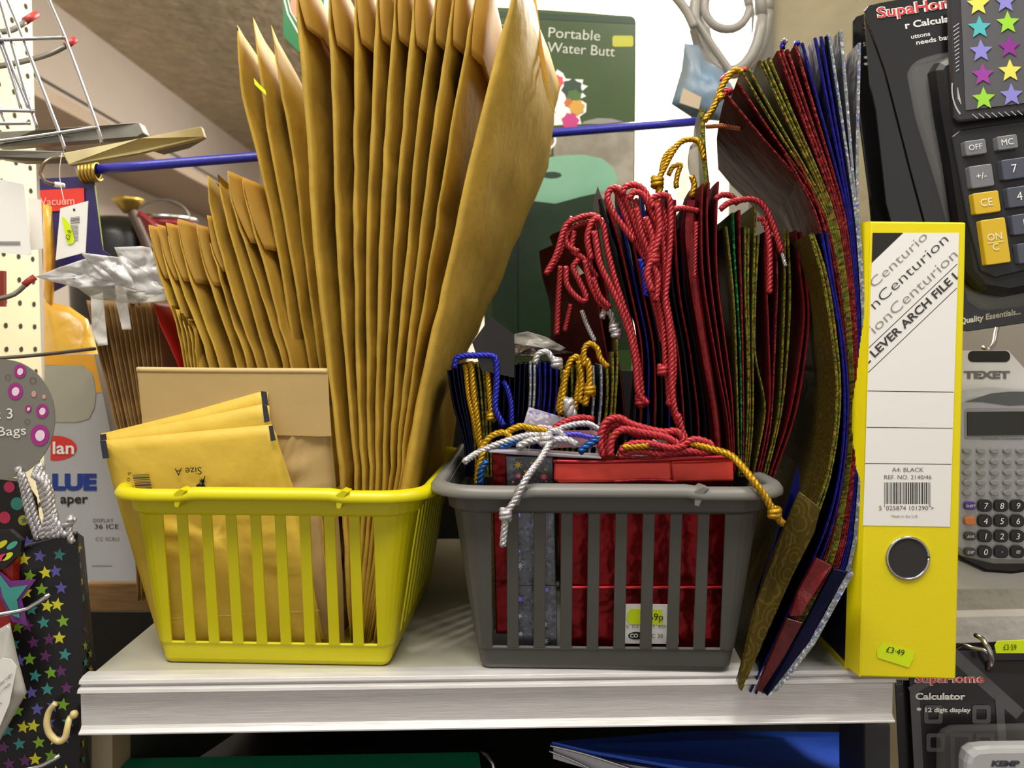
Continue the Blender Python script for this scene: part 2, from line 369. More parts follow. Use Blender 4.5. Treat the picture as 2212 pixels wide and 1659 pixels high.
# below the shelf
tag(card('shelf_base_board', [(180, 1900, .60), (1960, 1900, .60), (1960, 1895, .60), (180, 1895, .60)], .35, mat('dark_base', '#1a1a1c', .6)), 'dark board of the lower shelf under the green box', 'board')
gb = thing('storage_box', 'dark green box lying on the lower shelf under the yellow basket', 'box', P(640, 1700, .7))
zt = P(640, 1640, .60).z
gp = [PZ(232, 1664, zt), PZ(1040, 1664, zt), PZ(1034, 1622, zt), PZ(252, 1636, zt)]
prism('lid', gp, Vector((0, 0, -.012)), mat('green_cardboard', '#00906a', .5, bump=.1, bs=300), gb, bev=.002)
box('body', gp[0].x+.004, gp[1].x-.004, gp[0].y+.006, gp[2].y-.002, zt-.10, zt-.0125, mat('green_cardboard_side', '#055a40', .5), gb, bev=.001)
bb = thing('ring_binder', 'blue ring binder with metal-edged pages lying on the lower shelf', 'binder', P(1500, 1700, .65))
bl = mat('blue_binder_cloth', '#1c50cc', .5, bump=.1, bs=300)
d1 = dplane((1190, 1600, .60), (1700, 1690, .585), (1850, 1580, .80))
prism('cover', [P(1190, 1601, .60), P(1280, 1622, .598), P(1720, 1700, .585), P(1905, 1690, .60), P(1880, 1582, .80), P(1500, 1578, .80)], Vector((0, 0, -.003)), bl, bb, bev=.001)
prism('pages', [P(1195, 1612, .601), P(1290, 1640, .599), P(1500, 1700, .59), P(1720, 1712, .59), P(1860, 1600, .80), P(1500, 1590, .80)], Vector((0, 0, -.010)), mat('page_block', '#b9bcc8', .4), bb)
tube('metal_edge', [P(1188, 1610, .599), P(1285, 1635, .597), P(1480, 1700, .588)], .0012, chrome, bb)
tube('metal_edge', [P(1186, 1622, .599), P(1250, 1648, .597), P(1330, 1690, .592)], .0010, chrome, bb)
tag(tube('metal_ring', [P(1040, 1625, .62), P(1052, 1632, .615), P(1064, 1650, .61), P(1070, 1690, .61)], .0016, chrome), 'thin metal ring sticking up beside the green box', 'ring')

# ---------------------------------------------------------------- pegboard and what hangs on it (left)
peg = thing('pegboard', 'cream pegboard panel with rows of holes at the left edge', 'pegboard', Vector((-.52, .75, CZ-.25)))
mesh('panel', [Vector((-.525, .55, CZ-.4)), Vector((-.525, .873, CZ-.4)), Vector((-.525, .873, CZ+.7)), Vector((-.525, .55, CZ+.7))], [(0, 1, 2, 3)], pegm, peg, solid=.006)
vs, fs = [], []
for j in range(-12, 26):
    for i in range(0, 11):
        y = .862-i*.0245; z = CZ-.001+j*.0245
        b = len(vs)
        for k in range(10): vs.append(Vector((-.5214, y+.003*math.cos(k*.6283), z+.003*math.sin(k*.6283))))
        fs.append(tuple(range(b, b+10)))
mesh('holes', vs, fs, holem, peg)
tag(card('hanging_strip', [(-5, 585, .70), (8, 585, .70), (8, 662, .70), (-5, 662, .70)], .004, mat('dark_red_strip', '#7c2418', .5)), 'dark red strip hanging at the left edge before the pegboard', 'strip')

def hook(name, pts, cap, r, label, group=None, m=zinc):
    t = thing(name, label, 'hook', P(*pts[0]), group)
    tube('prong', [P(*p) for p in pts], r, m, t, seg=12)
    tube('tip_cap', [P(*p) for p in cap], r*1.35, redcap, t, seg=12, label='red vinyl tip cap')
    return t
hook('display_hook', [(-40, 72, .60), (0, 69, .61), (28, 64, .62), (48, 52, .625), (58, 44, .63)], [(54, 46, .628), (66, 38, .632), (80, 30, .636)], .0021, 'upper grey display hook with a red tip', 'red tipped display hooks')
hook('display_hook', [(-40, 148, .60), (20, 139, .62), (80, 125, .64), (118, 112, .65), (146, 97, .655)], [(142, 99, .654), (152, 92, .656), (163, 84, .658)], .0021, 'longer grey display hook with a red tip below the upper one', 'red tipped display hooks')
hook('display_hook', [(-40, 650, .60), (0, 645, .61), (30, 636, .62), (50, 620, .625), (56, 612, .627)], [(52, 616, .626), (62, 607, .628), (76, 598, .63)], .0019, 'lowest grey display hook with a red tip touching the white film', 'red tipped display hooks')
tag(tube('display_rail', [P(-30, 776, .62), P(90, 766, .66), P(206, 753, .70)], .0016, zinc), 'thin grey rail above the pink circle card', 'rail')
# chrome wire basket
wb = thing('wire_basket', 'hanging chrome wire basket at the upper left', 'basket', P(100, 310, .60))
for pts in ([(100, -30), (106, 0), (142, 86), (210, 273), (220, 312)], [(5, -30), (16, 0), (46, 73), (84, 172), (127, 284), (142, 328)], [(-10, -30), (8, 30), (30, 111), (56, 203), (81, 278)],
            [(-10, 70), (10, 120), (30, 180), (46, 238)], [(-5, 60), (20, 130), (44, 190), (63, 238)], [(-12, 180), (0, 235), (18, 278)]):
    tube('wire', [P(u, v, .58+.0001*u) for u, v in pts], .0012, chrome, wb, seg=8)
for pts in ([(-20, 87), (142, 81)], [(-20, 307), (60, 297), (208, 275)], [(-20, 238), (75, 240)], [(-20, 267), (66, 266)]):
    tube('cross_wire', [P(u, v, .578+.0001*u) for u, v in pts], .0014, chrome, wb, seg=8)
# flat metal rails
ra = thing('metal_strap_rail', 'grey looped flat metal rail behind the wire basket', 'rail', P(150, 320, .66))
strap = mat('grey_strap', '#8b8980', .4, .4, var=.2, vs=60); strap2 = mat('beige_strap', '#b0a374', .4, .2, var=.2, vs=40)
card('upper_bar', [(-10, 284, .66), (75, 281, .66), (300, 263, .70), (311, 288, .70), (296, 296, .70), (220, 300, .68), (-10, 318, .66)], .012, strap, ra, bev=.001)
card('lower_bar', [(-10, 322, .64), (140, 326, .66), (150, 346, .66), (40, 348, .65), (-10, 340, .64)], .012, mat('darker_strap', '#6b685e', .4, .4, var=.25, vs=60), ra, bev=.001)
rb = thing('metal_strap_rail', 'beige flat strap rail pointing right above the blue rod', 'rail', P(290, 330, .64))
card('strap', [(134, 330, .63), (300, 299, .66), (434, 272, .70), (442, 297, .70), (300, 330, .66), (148, 357, .63)], .006, strap2, rb, bev=.001)
card('return_flange', [(442, 297, .70), (405, 318, .71), (350, 332, .71), (330, 326, .70), (400, 305, .70)], .004, strap, rb)
wh = thing('curved_hook', 'curved wire hook with a white tip above the vacuum card', 'hook', P(110, 395, .66))
tube('wire', [P(142, 339, .655), P(112, 342, .655), P(93, 355, .65), P(86, 374, .65), P(97, 391, .65), P(122, 399, .655)], .0015, mat('bronze_wire', '#8a7a68', .3, .8), wh)
tube('tip', [P(119, 398, .655), P(138, 401, .655)], .0022, white_ink, wh)
# blue rod with its brass coil
rod = thing('blue_rod', 'long blue coated rod running behind the tall envelopes', 'rod', P(850, 320, .86))
tube('shaft', [P(196, 367, .78), P(1512, 262, .93)], .0049, bluerod, rod, seg=16, step=.05)
tube('end_stub', [P(166, 372, .775), P(190, 368, .78)], .0065, bluerod, rod, seg=16)
cs = []
for i in range(60):
    a = i*.52; c0 = P(176+i*.62, 374-i*.05, .779); cs.append(c0+Vector((0, math.cos(a)*.0085, math.sin(a)*.0085)))
tube('brass_coil', cs, .0016, brass, rod, step=.002)
tag(tube('thread_loop', [P(134, 330, .64), P(129, 365, .64), P(131, 400, .64), P(140, 440, .64)], .0003, white_ink), 'fine white thread hanging from the beige strap', 'thread')

# white price tags
def tagcard(pts, d, label, u, v, s, extra=True, rot=0):
    t = thing('price_tag', label, 'price tag', P(u, v, d), 'white price tags at the left'); card('paper', [(a, b, d) for a, b in pts], .0008, whitep, t); return t
t = tagcard([(-10, 385), (50, 398), (67, 548), (60, 551), (-10, 545)], .60, 'large white price tag at the left edge before the pegboard', 30, 545, 1)
decal('barcode', [rect(-6+i*1.0, 521, -6+i*1.0+.6, 530) for i in range(50)], dconst(.60), grey_ink, t)
card('back_leaf', [(60, 425, .612), (88, 432, .612), (93, 537, .612), (66, 540, .612)], .0008, whitep, t)
t = tagcard([(130, 450), (190, 434), (184, 545), (120, 562)], .635, 'white price tag with a curved yellow sticker over the vacuum card', 155, 560, 1)
decal('barcode', [stroke((152+0*i, 470+i*3.1), (172, 468+i*3.1), 1.2+(i % 3)*.5) for i in range(5)]+[stroke((151, 488+i*2.6), (169, 486+i*2.6), 1.1) for i in range(14)], dconst(.635), grey_ink, t)
decal('yellow_sticker', [[(133, 467), (141, 472), (152, 487), (158, 505), (161, 520), (157, 526), (146, 528), (143, 515), (138, 492)]], dconst(.6346), neon, t, label='curved yellow sticker')
text('price_lettering', '£2·8', 149, 520, 9, dconst(.634), black_ink, t, rot=75)
decal('eyelet', [ell(160, 453, 2.5)], dconst(.635), black_ink, t)

# vacuum card and yellow pack
vc = thing('hanging_card', 'dark blue hanging card with a red panel reading Vacuum', 'card', P(150, 640, .78))
card('card', [(85, 386, .78), (203, 380, .78), (222, 540, .78), (250, 560, .78), (95, 640, .78)], .002, mat('navy_print', '#221a5c', .4), vc)
decal('red_panel', [[(86, 411), (181, 406), (183, 452), (88, 458)]], dconst(.779), mat('red_print', '#d2332f', .5), vc)
text('lettering', 'Vacuum', 87, 444, 17, dconst(.7785), mat('pink_lettering', '#f0b0a0', .5), vc, rot=2, width=74)
decal('edge_line', [stroke((205, 400), (222, 530), 2.2)], dconst(.779), mat('lime_print', '#a8c050', .5), vc)
yp = thing('hanging_pack', 'yellow film pack hanging beside the pegboard', 'packet', P(150, 1000, .76))
pk = mat('orange_yellow_film', '#eac658', .3, bump=.7, bs=25, dist=.006, trans=.1, coat=.3, hex2='#d89a20', vs=8)
def puff(name, outline, d, t, m, parent, n=10, **k):
    """a soft pack: the outline swells forward towards its middle"""
    cx = sum(p[0] for p in outline)/len(outline); cy = sum(p[1] for p in outline)/len(outline)
    vs, fs = [], []; N = len(outline)
    for j in range(n+1):
        s = 1-j/n
        for u, v in outline:
            uu = cx+(u-cx)*s; vv = cy+(v-cy)*s; h = t*(1-s**3)+.15*t*noise.noise(Vector((uu*.03, vv*.03, t*99)))*(1-s**4)
            vs.append(P(uu, vv, d-h))
    for j in range(n):
        for i in range(N): fs.append((j*N+i, j*N+(i+1) % N, (j+1)*N+(i+1) % N, (j+1)*N+i))
    b = len(vs); vs += [P(u, v, d+.001) for u, v in outline]; fs.append(tuple(range(b, b+N))); fs += [(i, b+i, b+(i+1) % N, (i+1) % N) for i in range(N)]
    return mesh(name, vs, fs, m, parent, smooth=True, **k)
def dense(pl, st=12):
    o = []
    for i, p in enumerate(pl):
        q = pl[(i+1) % len(pl)]; L = math.hypot(q[0]-p[0], q[1]-p[1]); n = max(1, int(L/st)); o += [(p[0]+(q[0]-p[0])*k/n, p[1]+(q[1]-p[1])*k/n) for k in range(n)]
    return o
puff('neck', dense([(92, 440), (112, 446), (120, 560), (116, 650), (110, 670), (94, 640)]), .765, .01, pk, yp)
puff('body', dense([(95, 650), (150, 662), (190, 690), (212, 760), (214, 1010), (95, 1010)]), .765, .018, pk, yp)
bx = thing('paper_box', 'white and yellow printed box with a red oval, behind the star bag', 'box', P(200, 1255, .80))
fr = [(98, 765, .70), (222, 850, .72), (310, 1255, .74), (100, 1255, .72)]
df = dplane((98, 765, .72), (222, 850, .72), (300, 1255, .72))
card('carton', [(96, 765, .72), (203, 765, .72), (222, 850, .72), (300, 1255, .72), (150, 1255, .72), (96, 1100, .72)], .07, mat('pale_grey_carton', '#adafb4', .45), bx)
decal('yellow_print', [[(97, 766), (203, 766), (221, 848), (208, 848), (203, 815), (180, 790), (97, 788)]], df, mat('orange_print', '#e2a42c', .45), bx)
decal('grey_blob_print', [dense([(97, 789), (176, 789), (200, 806), (207, 850), (204, 880), (192, 905), (165, 912), (97, 912)])], df, mat('grey_print', '#a5a396', .5), bx, lift=.0006)
decal('red_oval_print', [clip_poly(ell(118, 968, 48, 27), rect(109, 900, 180, 1010))], df, mat('red_print', '#d2332f', .5), bx)
text('oval_lettering', 'lan', 112, 980, 26, df, white_ink, bx, rot=0, lift=.0012, bold=.02, width=46)
text('blue_lettering', 'LUE', 112, 1057, 32, df, mat('blue_lettering', '#16348c', .5), bx, bold=.06, width=96)
text('black_lettering', 'aper', 130, 1087, 20, df, black_ink, bx, bold=.02, width=60)
text('small_lettering', 'DISPLAY', 200, 1128, 8, df, grey_ink, bx, width=44)
text('small_lettering', '36 ICE', 203, 1142, 10, df, black_ink, bx, width=52)
text('small_lettering', 'CC SCRU', 206, 1168, 8, df, grey_ink, bx, width=50)
decal('faint_line_print', [stroke((198, 1222), (242, 1222), 2)], df, pale_ink, bx)
tag(card('wooden_batten', [(180, 1261, .83), (345, 1261, .83), (345, 1322, .83), (180, 1322, .83)], .04, wood, bev=.002), 'brown wooden batten under the white printed box', 'batten')

# things on the floor side far behind: watering can and red bucket
wc = thing('watering_can', 'black watering can with a brass rose on its spout', 'watering can', P(270, 520, 1.5))
c0 = P(262, 568, 1.55)
lathe('can_body', c0, [(.075, -.12), (.09, -.1), (.092, .045), (.085, .07), (.05, .082), (.045, .085)], mat('black_enamel', '#101412', .35, bump=.3, bs=30), wc)
tube('spout', [P(322, 540, 1.42), P(300, 490, 1.42), P(280, 446, 1.42)], .0085, mat('brown_pipe', '#453428', .5), wc)
cc = P(278, 443, 1.42)
lathe('rose', cc, [(.009, -.014), (.022, .003), (.028, .009), (.022, .013)], brass, wc)
ac = thing('bucket', 'red bucket with a thin wire handle and shiny rim behind the small envelopes', 'bucket', P(380, 560, 1.45))
bc = P(362, 528, 1.5)
lathe('bucket_body', bc, [(.04, -.06), (.052, .03), (.054, .034), (.053, .04)], mat('red_enamel', '#7c1018', .3), ac)
lathe('rim', bc, [(.053, .041), (.055, .044), (.055, .048), (.052, .05)], chrome, ac)
tube('wire_handle', [bc+Vector((.05*math.cos(a), -.02, .045+.035*math.sin(a))) for a in [math.pi*i/12 for i in range(13)]], .002, zinc, ac)
tube('red_lever', [P(300, 462, 1.38), P(318, 474, 1.38), P(338, 492, 1.38)], .006, MATS['red_enamel'], ac)

# the green boxed product behind the envelopes
gr = mat('green_glossy_print', '#42562f', .3, var=.25, vs=7, coat=.4)
wbx = thing('product_box', 'tall green box printed Portable Water Butt behind the blue rod', 'box', P(1215, 760, 1.0))
D = dplane((1040, 12, .97), (1376, 40, 1.0), (1060, 760, .97))
def q3(l): return [P(u, v, D(u, v)) for u, v in l]
prism('carton', q3([(1020, 12), (1130, 17), (1240, 24), (1366, 33), (1375, 44), (1366, 850), (1052, 850)]), .06, gr, wbx, bev=.002)
decal('top_band', [[(1030, 22), (1372, 38), (1372, 52), (1030, 34)]], D, mat('dark_green_print', '#223a24', .35), wbx)
text('lettering', 'Portable', 1182, 80, 22, D, mat('pale_green_lettering', '#c0c4b4', .5), wbx, rot=-4, width=112)
text('lettering', 'Water Butt', 1182, 112, 22, D, MATS['pale_green_lettering'], wbx, rot=-4, width=146)
decal('logo_frame', [stroke((1078, 54), (1096, 55), 1.5), stroke((1078, 54), (1078, 82), 1.5), stroke((1078, 82), (1090, 84), 1.5), stroke((1080, 80), (1092, 66), 3)], D, MATS['pale_green_lettering'], wbx)
decal('yellow_sticker', [rrect(1323, 77, 1368, 101, 5)], D, mat('yellow_green_sticker', '#b3b43a', .5), wbx)
outl = [(1165, 165), (1192, 168), (1204, 150), (1216, 158), (1222, 170), (1260, 172), (1258, 182), (1270, 186), (1256, 198), (1266, 208), (1252, 214), (1267, 224), (1266, 242), (1252, 252), (1256, 268), (1170, 272), (1155, 272)]
decal('flower_print', [outl], D, white_ink, wbx, lift=.0005)
dd = [(1204, 176, 15, 13, '#d0505c'), (1236, 192, 24, 12, '#2c4430'), (1240, 210, 18, 10, '#4a6a30'), (1228, 222, 10, 14, '#c06a34'), (1246, 232, 18, 14, '#cc9a3a'), (1232, 262, 20, 10, '#c03a78')]
for i, (a, b, rx, ry, h) in enumerate(dd):
    decal('flower_spot', fan(star(a, b, rx, i, 1, .8, 7)), D, mat('flower_ink_%s' % NUM[i], h, .5), wbx, lift=.0008+.0001*i)
decal('tan_print', [[(1145, 300), (1195, 300), (1190, 335), (1140, 335)]], D, mat('tan_print', '#a07858', .5), wbx, lift=.0004)
decal('stone_picture', [[(1196, 290), (1370, 285), (1368, 420), (1335, 455), (1196, 345)]], D, mat('stone_grey_print', '#a39c8c', .6, hex2='#857e6e', vs=30), wbx, lift=.0005)
decal('white_arch_print', [[(1256, 268), (1262, 262), (1290, 255), (1320, 256), (1348, 263), (1300, 268)]], D, pale_ink, wbx, lift=.0006)
decal('circle_print', ringp(1182, 303, 15, 20), D, white_ink, wbx, lift=.0007)
decal('white_line_print', [stroke((1172, 312), (1135, 345), 2.5)], D, white_ink, wbx, lift=.0007)
mint = mat('mint_print', '#86b89a', .4, hex2='#76a688', vs=9)
decal('mint_tub_picture', [[(1130, 345), (1145, 336), (1180, 340), (1225, 335), (1262, 334), (1300, 342), (1325, 362), (1336, 388), (1325, 405), (1300, 415), (1255, 425), (1200, 440), (1115, 430)]], D, mint, wbx, lift=.0008)
decal('tub_slot_print', [ell(1192, 378, 21, 7)], D, mat('dark_slot_print', '#22382c', .5), wbx, lift=.0012)
decal('green_body_picture', [[(1065, 430), (1115, 431), (1200, 441), (1255, 426), (1300, 416), (1330, 402), (1362, 430), (1362, 755), (1065, 755)]], D, mat('deep_green_print', '#1c3020', .35, hex2='#28422a', vs=12), wbx, lift=.0004)
decal('panel_line_print', [stroke((1118, 440), (1120, 740), 3)], D, mat('darker_green_print', '#0f1c12', .4), wbx, lift=.0006)
g2 = thing('product_box', 'green and white box edge showing left of the tall envelopes', 'box', P(640, 110, .95))
prism('carton', [P(u, v, .95) for u, v in [(611, -40), (700, -40), (700, 110), (645, 112), (630, 96), (612, 78)]], .03, mat('bright_green_print', '#16703c', .35), g2)
decal('white_curve_print', [stroke((612, -10), (622, 30), 3), stroke((622, 30), (645, 72), 3), stroke((618, -20), (628, 25), 2), stroke((628, 25), (650, 60), 2)], dconst(.95), white_ink, g2)
decal('pink_print', [ell(642, 8, 15, 30)], dconst(.95), mat('salmon_print', '#d08a70', .5), g2)

# grey rings and packet hanging before the lamp
rg = thing('hose_ring', 'grey ring shaped coil hanging in front of the lamp', 'ring coil', P(1580, 160, 1.05))
gm = mat('grey_hose_plastic', '#8e8a82', .4, spec=.6)
def loop(cu, cv, ru, rv, d, n=24, a0=0, a1=2*math.pi): return [P(cu+ru*math.cos(a0+(a1-a0)*i/n), cv+rv*math.sin(a0+(a1-a0)*i/n), d) for i in range(n+1)]
tube('outer_ring', loop(1572, 35, 72, 120, 1.05), .008, gm, rg, step=.01)
tube('outer_ring', loop(1585, 25, 70, 130, 1.08), .0095, gm, rg, step=.01)
tube('inner_ring', loop(1570, 15, 48, 48, 1.045), .006, gm, rg, step=.006)
tube('cross_strut', [P(1500, 40, 1.03), P(1540, 100, 1.03), P(1585, 165, 1.03)], .005, gm, rg)
tube('cross_strut', [P(1500, 60, 1.02), P(1480, 20, 1.02), P(1440, -30, 1.02)], .006, gm, rg)
pkt = thing('hanging_packet', 'crumpled blue grey packet hanging below the grey rings', 'packet', P(1530, 280, 1.02))
puff('film_pouch', dense([(1478, 92), (1508, 98), (1524, 130), (1560, 150), (1590, 200), (1560, 262), (1500, 258), (1450, 225), (1472, 150)]), 1.02, .02, mat('blue_grey_film', '#8b9094', .4, hex2='#5f7f9a', vs=11, bump=.5, bs=20, dist=.008), pkt)
card('paper_insert', [(1476, 190, .99), (1515, 210, .99), (1510, 236, .99), (1468, 222, .99)], .002, mat('buff_paper', '#b7a68a', .7), pkt)

# ---------------------------------------------------------------- the two baskets
def basket(label, m, cx, fy, yaw, sc, rimm=None):
    ca, sa = math.cos(yaw), math.sin(yaw)
    W = lambda x, y, z: Vector((cx+x*ca+y*sa, fy-x*sa+y*ca, SHELF+.0002+z))
    t = thing('shop_basket', label, 'basket', W(0, .12, 0))
    # level: height, half width, front y, back y, corner radius
    LV = [(0, .086, .003, .215, .0035), (.0015, .0885, .001, .217, .005), (.004, .0905, 0, .218, .007), (.0150, .0925, -.001, .219, .0085), (.0158, .0925, -.001, .219, .0085), (.0168, .0935, -.0022, .221, .009),
          (.05, .099, -.006, .226, .014), (.085, .1045, -.0095, .232, .019), (.1165, .110, -.0125, .238, .024), (.1185, .1135, -.0155, .242, .027), (.133, .1165, -.017, .245, .030)]
    pitch = .0190; nf = 9; sl = .0106
    fx = []
    for k in range(nf):
        c = (k-(nf-1)/2)*pitch; fx += [(c-sl/2, 'a'), (c+sl/2, 'b')]
    sy = []
    for k in range(9):
        c = .108+(k-4)*.0195; sy += [(c-.0053, 'a'), (c+.0053, 'b')]
    def ring(h, hw, y0, y1, r):
        pts, kind = [], []
        for x, k in fx: pts.append((x, y0)); kind.append('F'+k)
        def arc(cx_, cy_, a0):
            for i in range(7):
                a = math.radians(a0+90*i/6); pts.append((cx_+r*math.cos(a), cy_+r*math.sin(a))); kind.append('C')
        arc(hw-r, y0+r, -90)
        for y, k in sy: pts.append((hw, y)); kind.append('R'+k)
        arc(hw-r, y1-r, 0)
        for x, k in reversed(fx): pts.append((x, y1)); kind.append('K'+('a' if k == 'b' else 'b'))
        arc(-hw+r, y1-r, 90)
        for y, k in reversed(sy): pts.append((-hw, y)); kind.append('L'+('a' if k == 'b' else 'b'))
        arc(-hw+r, y0+r, 180)
        return pts, kind
    vs, fs = [], []
    for lv in LV:
        pts, kind = ring(*lv)
        vs += [W(x*sc, y*sc, lv[0]*(.5+.5*sc)) for x, y in pts]
    N = len(pts)
    for j in range(len(LV)-1):
        for i in range(N):
            if 5 <= j <= 7 and kind[i][-1] == 'a' and kind[i] != 'C' and kind[(i+1) % N][0] == kind[i][0]: continue
            fs.append((j*N+i, j*N+(i+1) % N, (j+1)*N+(i+1) % N, (j+1)*N+i))
    fs.append(tuple(range(N)))
    body = mesh('body', vs, fs, m, t, smooth=True)
    s = body.modifiers.new('solid', 'SOLIDIFY'); s.thickness = .0024*sc; s.offset = -1
    b = body.modifiers.new('bevel', 'BEVEL'); b.width = .0006; b.segments = 2; b.limit_method = 'ANGLE'; b.angle_limit = .7
    body.data.polygons.foreach_set('use_smooth', [False]*len(body.data.polygons))
    body.data.shade_auto(30) if hasattr(body.data, 'shade_auto') else None
    # rolled rim
    pts, _ = ring(*LV[-1]); n0 = len(pts); pr = [(0, -.003), (-.0014, .001), (0, .0035), (.004, .0045), (.008, .0035), (.0105, 0), (.0108, -.0035), (.0098, -.0042), (.0088, -.001), (.004, .001), (.0005, -.002)]
    vs, fs = [], []
    for i in range(n0):
        p = Vector((*pts[i], 0)); a = Vector((*pts[(i+1) % n0], 0)); q = Vector((*pts[i-1], 0)); tt = (a-q).normalized(); nn = Vector((tt.y, -tt.x, 0))
        x, y = pts[i]; lift = .0016 if (abs(x) < .060 and y < .02) else 0
        for o, z in pr: vs.append(W((p.x+nn.x*o)*sc, (p.y+nn.y*o)*sc, (.133+z+lift)*(.5+.5*sc)))
    M = len(pr)
    for i in range(n0):
        for k in range(M): fs.append((i*M+k, i*M+(k+1) % M, ((i+1) % n0)*M+(k+1) % M, ((i+1) % n0)*M+k))
    mesh('rim', vs, fs, rimm or m, t, smooth=True)
    for sx in (-1, 1):                    # the hinge nibs of the folding handle
        x = sx*.061; y = -.0275; z = .1375
        pts3 = [(x-.004, y, z-.012), (x-.001, y, z-.013), (x+.003, y, z-.003), (x+.006, y, z), (x+.001, y, z+.0015), (x-.004, y, z-.002)]
        prism('handle_nib', [W(a*sc, b_*sc, c*(.5+.5*sc)) for a, b_, c in pts3], Vector((0, .012*sc, 0)), rimm or m, t, bev=.0006)
    return t, W
gbk, GW = basket('dark grey slotted plastic basket filled with foil gift bags', gry, .0672, .5565, math.radians(1.5), 1.0, mat('grey_basket_rim', '#74736f', .4))
ybk, YW = basket('bright yellow slotted plastic basket filled with padded envelopes', ylw, -.1735, .5665, math.radians(2.5), .935)

# ---------------------------------------------------------------- envelopes
def resample(c, n):
    pts = spline([Vector((u, v, 0)) for u, v in c], 6.)
    v0, v1 = pts[0].y, pts[-1].y; out = []
    for i in range(n+1):
        v = v0+(v1-v0)*i/n
        for a, b in zip(pts, pts[1:]):
            if (a.y-v)*(b.y-v) <= 0 and a.y != b.y:
                out.append((a.x+(b.x-a.x)*(v-a.y)/(b.y-a.y), v)); break
        else: out.append((pts[-1].x, v) if abs(v-v1) < abs(v-v0) else (pts[0].x, v))
    return out
SS = [0, .015, .04, .08, .14, .24, .4, .6, .8, .92, .97, 1]
def envelope(curve, d0, W, t, dxb, label, group, m=kraft, flap=None, seed=0, name='padded_envelope', dz=0, flat=.0, crum=1., tipw=0.0, topfall=0., category='envelope', bulge=.6, flapm_=None):
    """a padded mailer standing on its short end; the curve is its sealed front edge, top to bottom"""
    R = resample(curve, 34); tips = [P(u, v, d0) for u, v in R]
    T = thing(name, label, category, Vector((tips[-1].x, d0+W/2, tips[-1].z)), group)
    vs, fs = [], []; nS = len(SS); N = 2*nS-2; L = len(tips)
    for i, p in enumerate(tips):
        f = i/(L-1); fade = min(1, (f*9)+.12)*min(1, (1-f)*14+.15)
        row = []
        for side in (1, -1):
            idx = range(nS) if side == 1 else range(nS-2, 0, -1)
            for k in idx:
                s = SS[k]; h = t/2*fade*min(1, (s*W/.035))**bulge*min(1, ((1-s)*W/.03))**.6
                cr = noise.noise(Vector((p.z*34+seed*7.3, s*5, seed*3.1+side)))*.0034*crum*min(1, s*12+.12)+noise.noise(Vector((p.z*95+seed*5.3, s*3, seed*1.7)))*.0018*crum*min(1, s*10+.5)
                x = p.x+(dxb(R[i][1]) if callable(dxb) else dxb)*s+side*h+cr*(1 if side > 0 else .6)
                row.append(Vector((x, d0+s*W, p.z-topfall*s*max(0, 1-f*5))))
        vs += row
    for i in range(L-1):
        for k in range(N): fs.append((i*N+k, i*N+(k+1) % N, (i+1)*N+(k+1) % N, (i+1)*N+k))
    fs.append(tuple(reversed(range(N)))); fs.append(tuple((L-1)*N+k for k in range(N)))
    mesh('envelope_body', vs, fs, m, T, smooth=True)
    if flap:
        zf0 = tips[0].z; vf, out = flap; vs, fs = [], []; n = 12; ns = 10
        zb = P(curve[0][0], vf, d0).z
        for j in range(n+1):
            z = zf0+(zb-zf0)*j/n+.002
            # tip position at that height
            px = None
            for a, b in zip(tips, tips[1:]):
                if (a.z-z)*(b.z-z) <= 0: px = a.x+(b.x-a.x)*(z-a.z)/(b.z-a.z+1e-12); break
            if px is None: px = tips[0].x
            for k in range(ns+1):
                s = .004+.992*k/ns; cut = .12*(j/n)**3; s = min(max(s, cut*.15), 1-cut)
                vs.append(Vector((px+dxb*s+min(1, s*W/.03)**.6*(t*.35+.001)+out*(j/n)**.8*min(1, s*8+.35)+noise.noise(Vector((z*25, s*3, seed)))*.001, d0+s*W, z)))
        for j in range(n):
            for k in range(ns): a = j*(ns+1)+k; fs.append((a, a+1, a+ns+2, a+ns+1))
        o = mesh('flap', vs, fs, flapm_ or flapm, T, smooth=True, solid=.0009)
    return T
GT = 'tall padded envelopes fanned in the yellow basket'
VB = [-60, 0, 300, 540, 930, 1050, 1400]
tb = {0: [640, 709, 766, 814, 853, 893, 940, 978, 1025, 1105], 300: [666, 722, 766, 802, 833, 869, 900, 934, 971, 1030], 540: [680, 729, 766, 793, 821, 851, 880, 905, 934, 978],
      930: [726, 759, 776, 795, 812, 829, 846, 862, 874, 898], 1050: [738, 768, 784, 799, 813, 827, 841, 853, 864, 878], 1400: [757, 761, 766, 770, 775, 779, 784, 788, 792, 797]}
fl = [76, 112, 108, 100, 100, 112, 108, 112, 134, None]
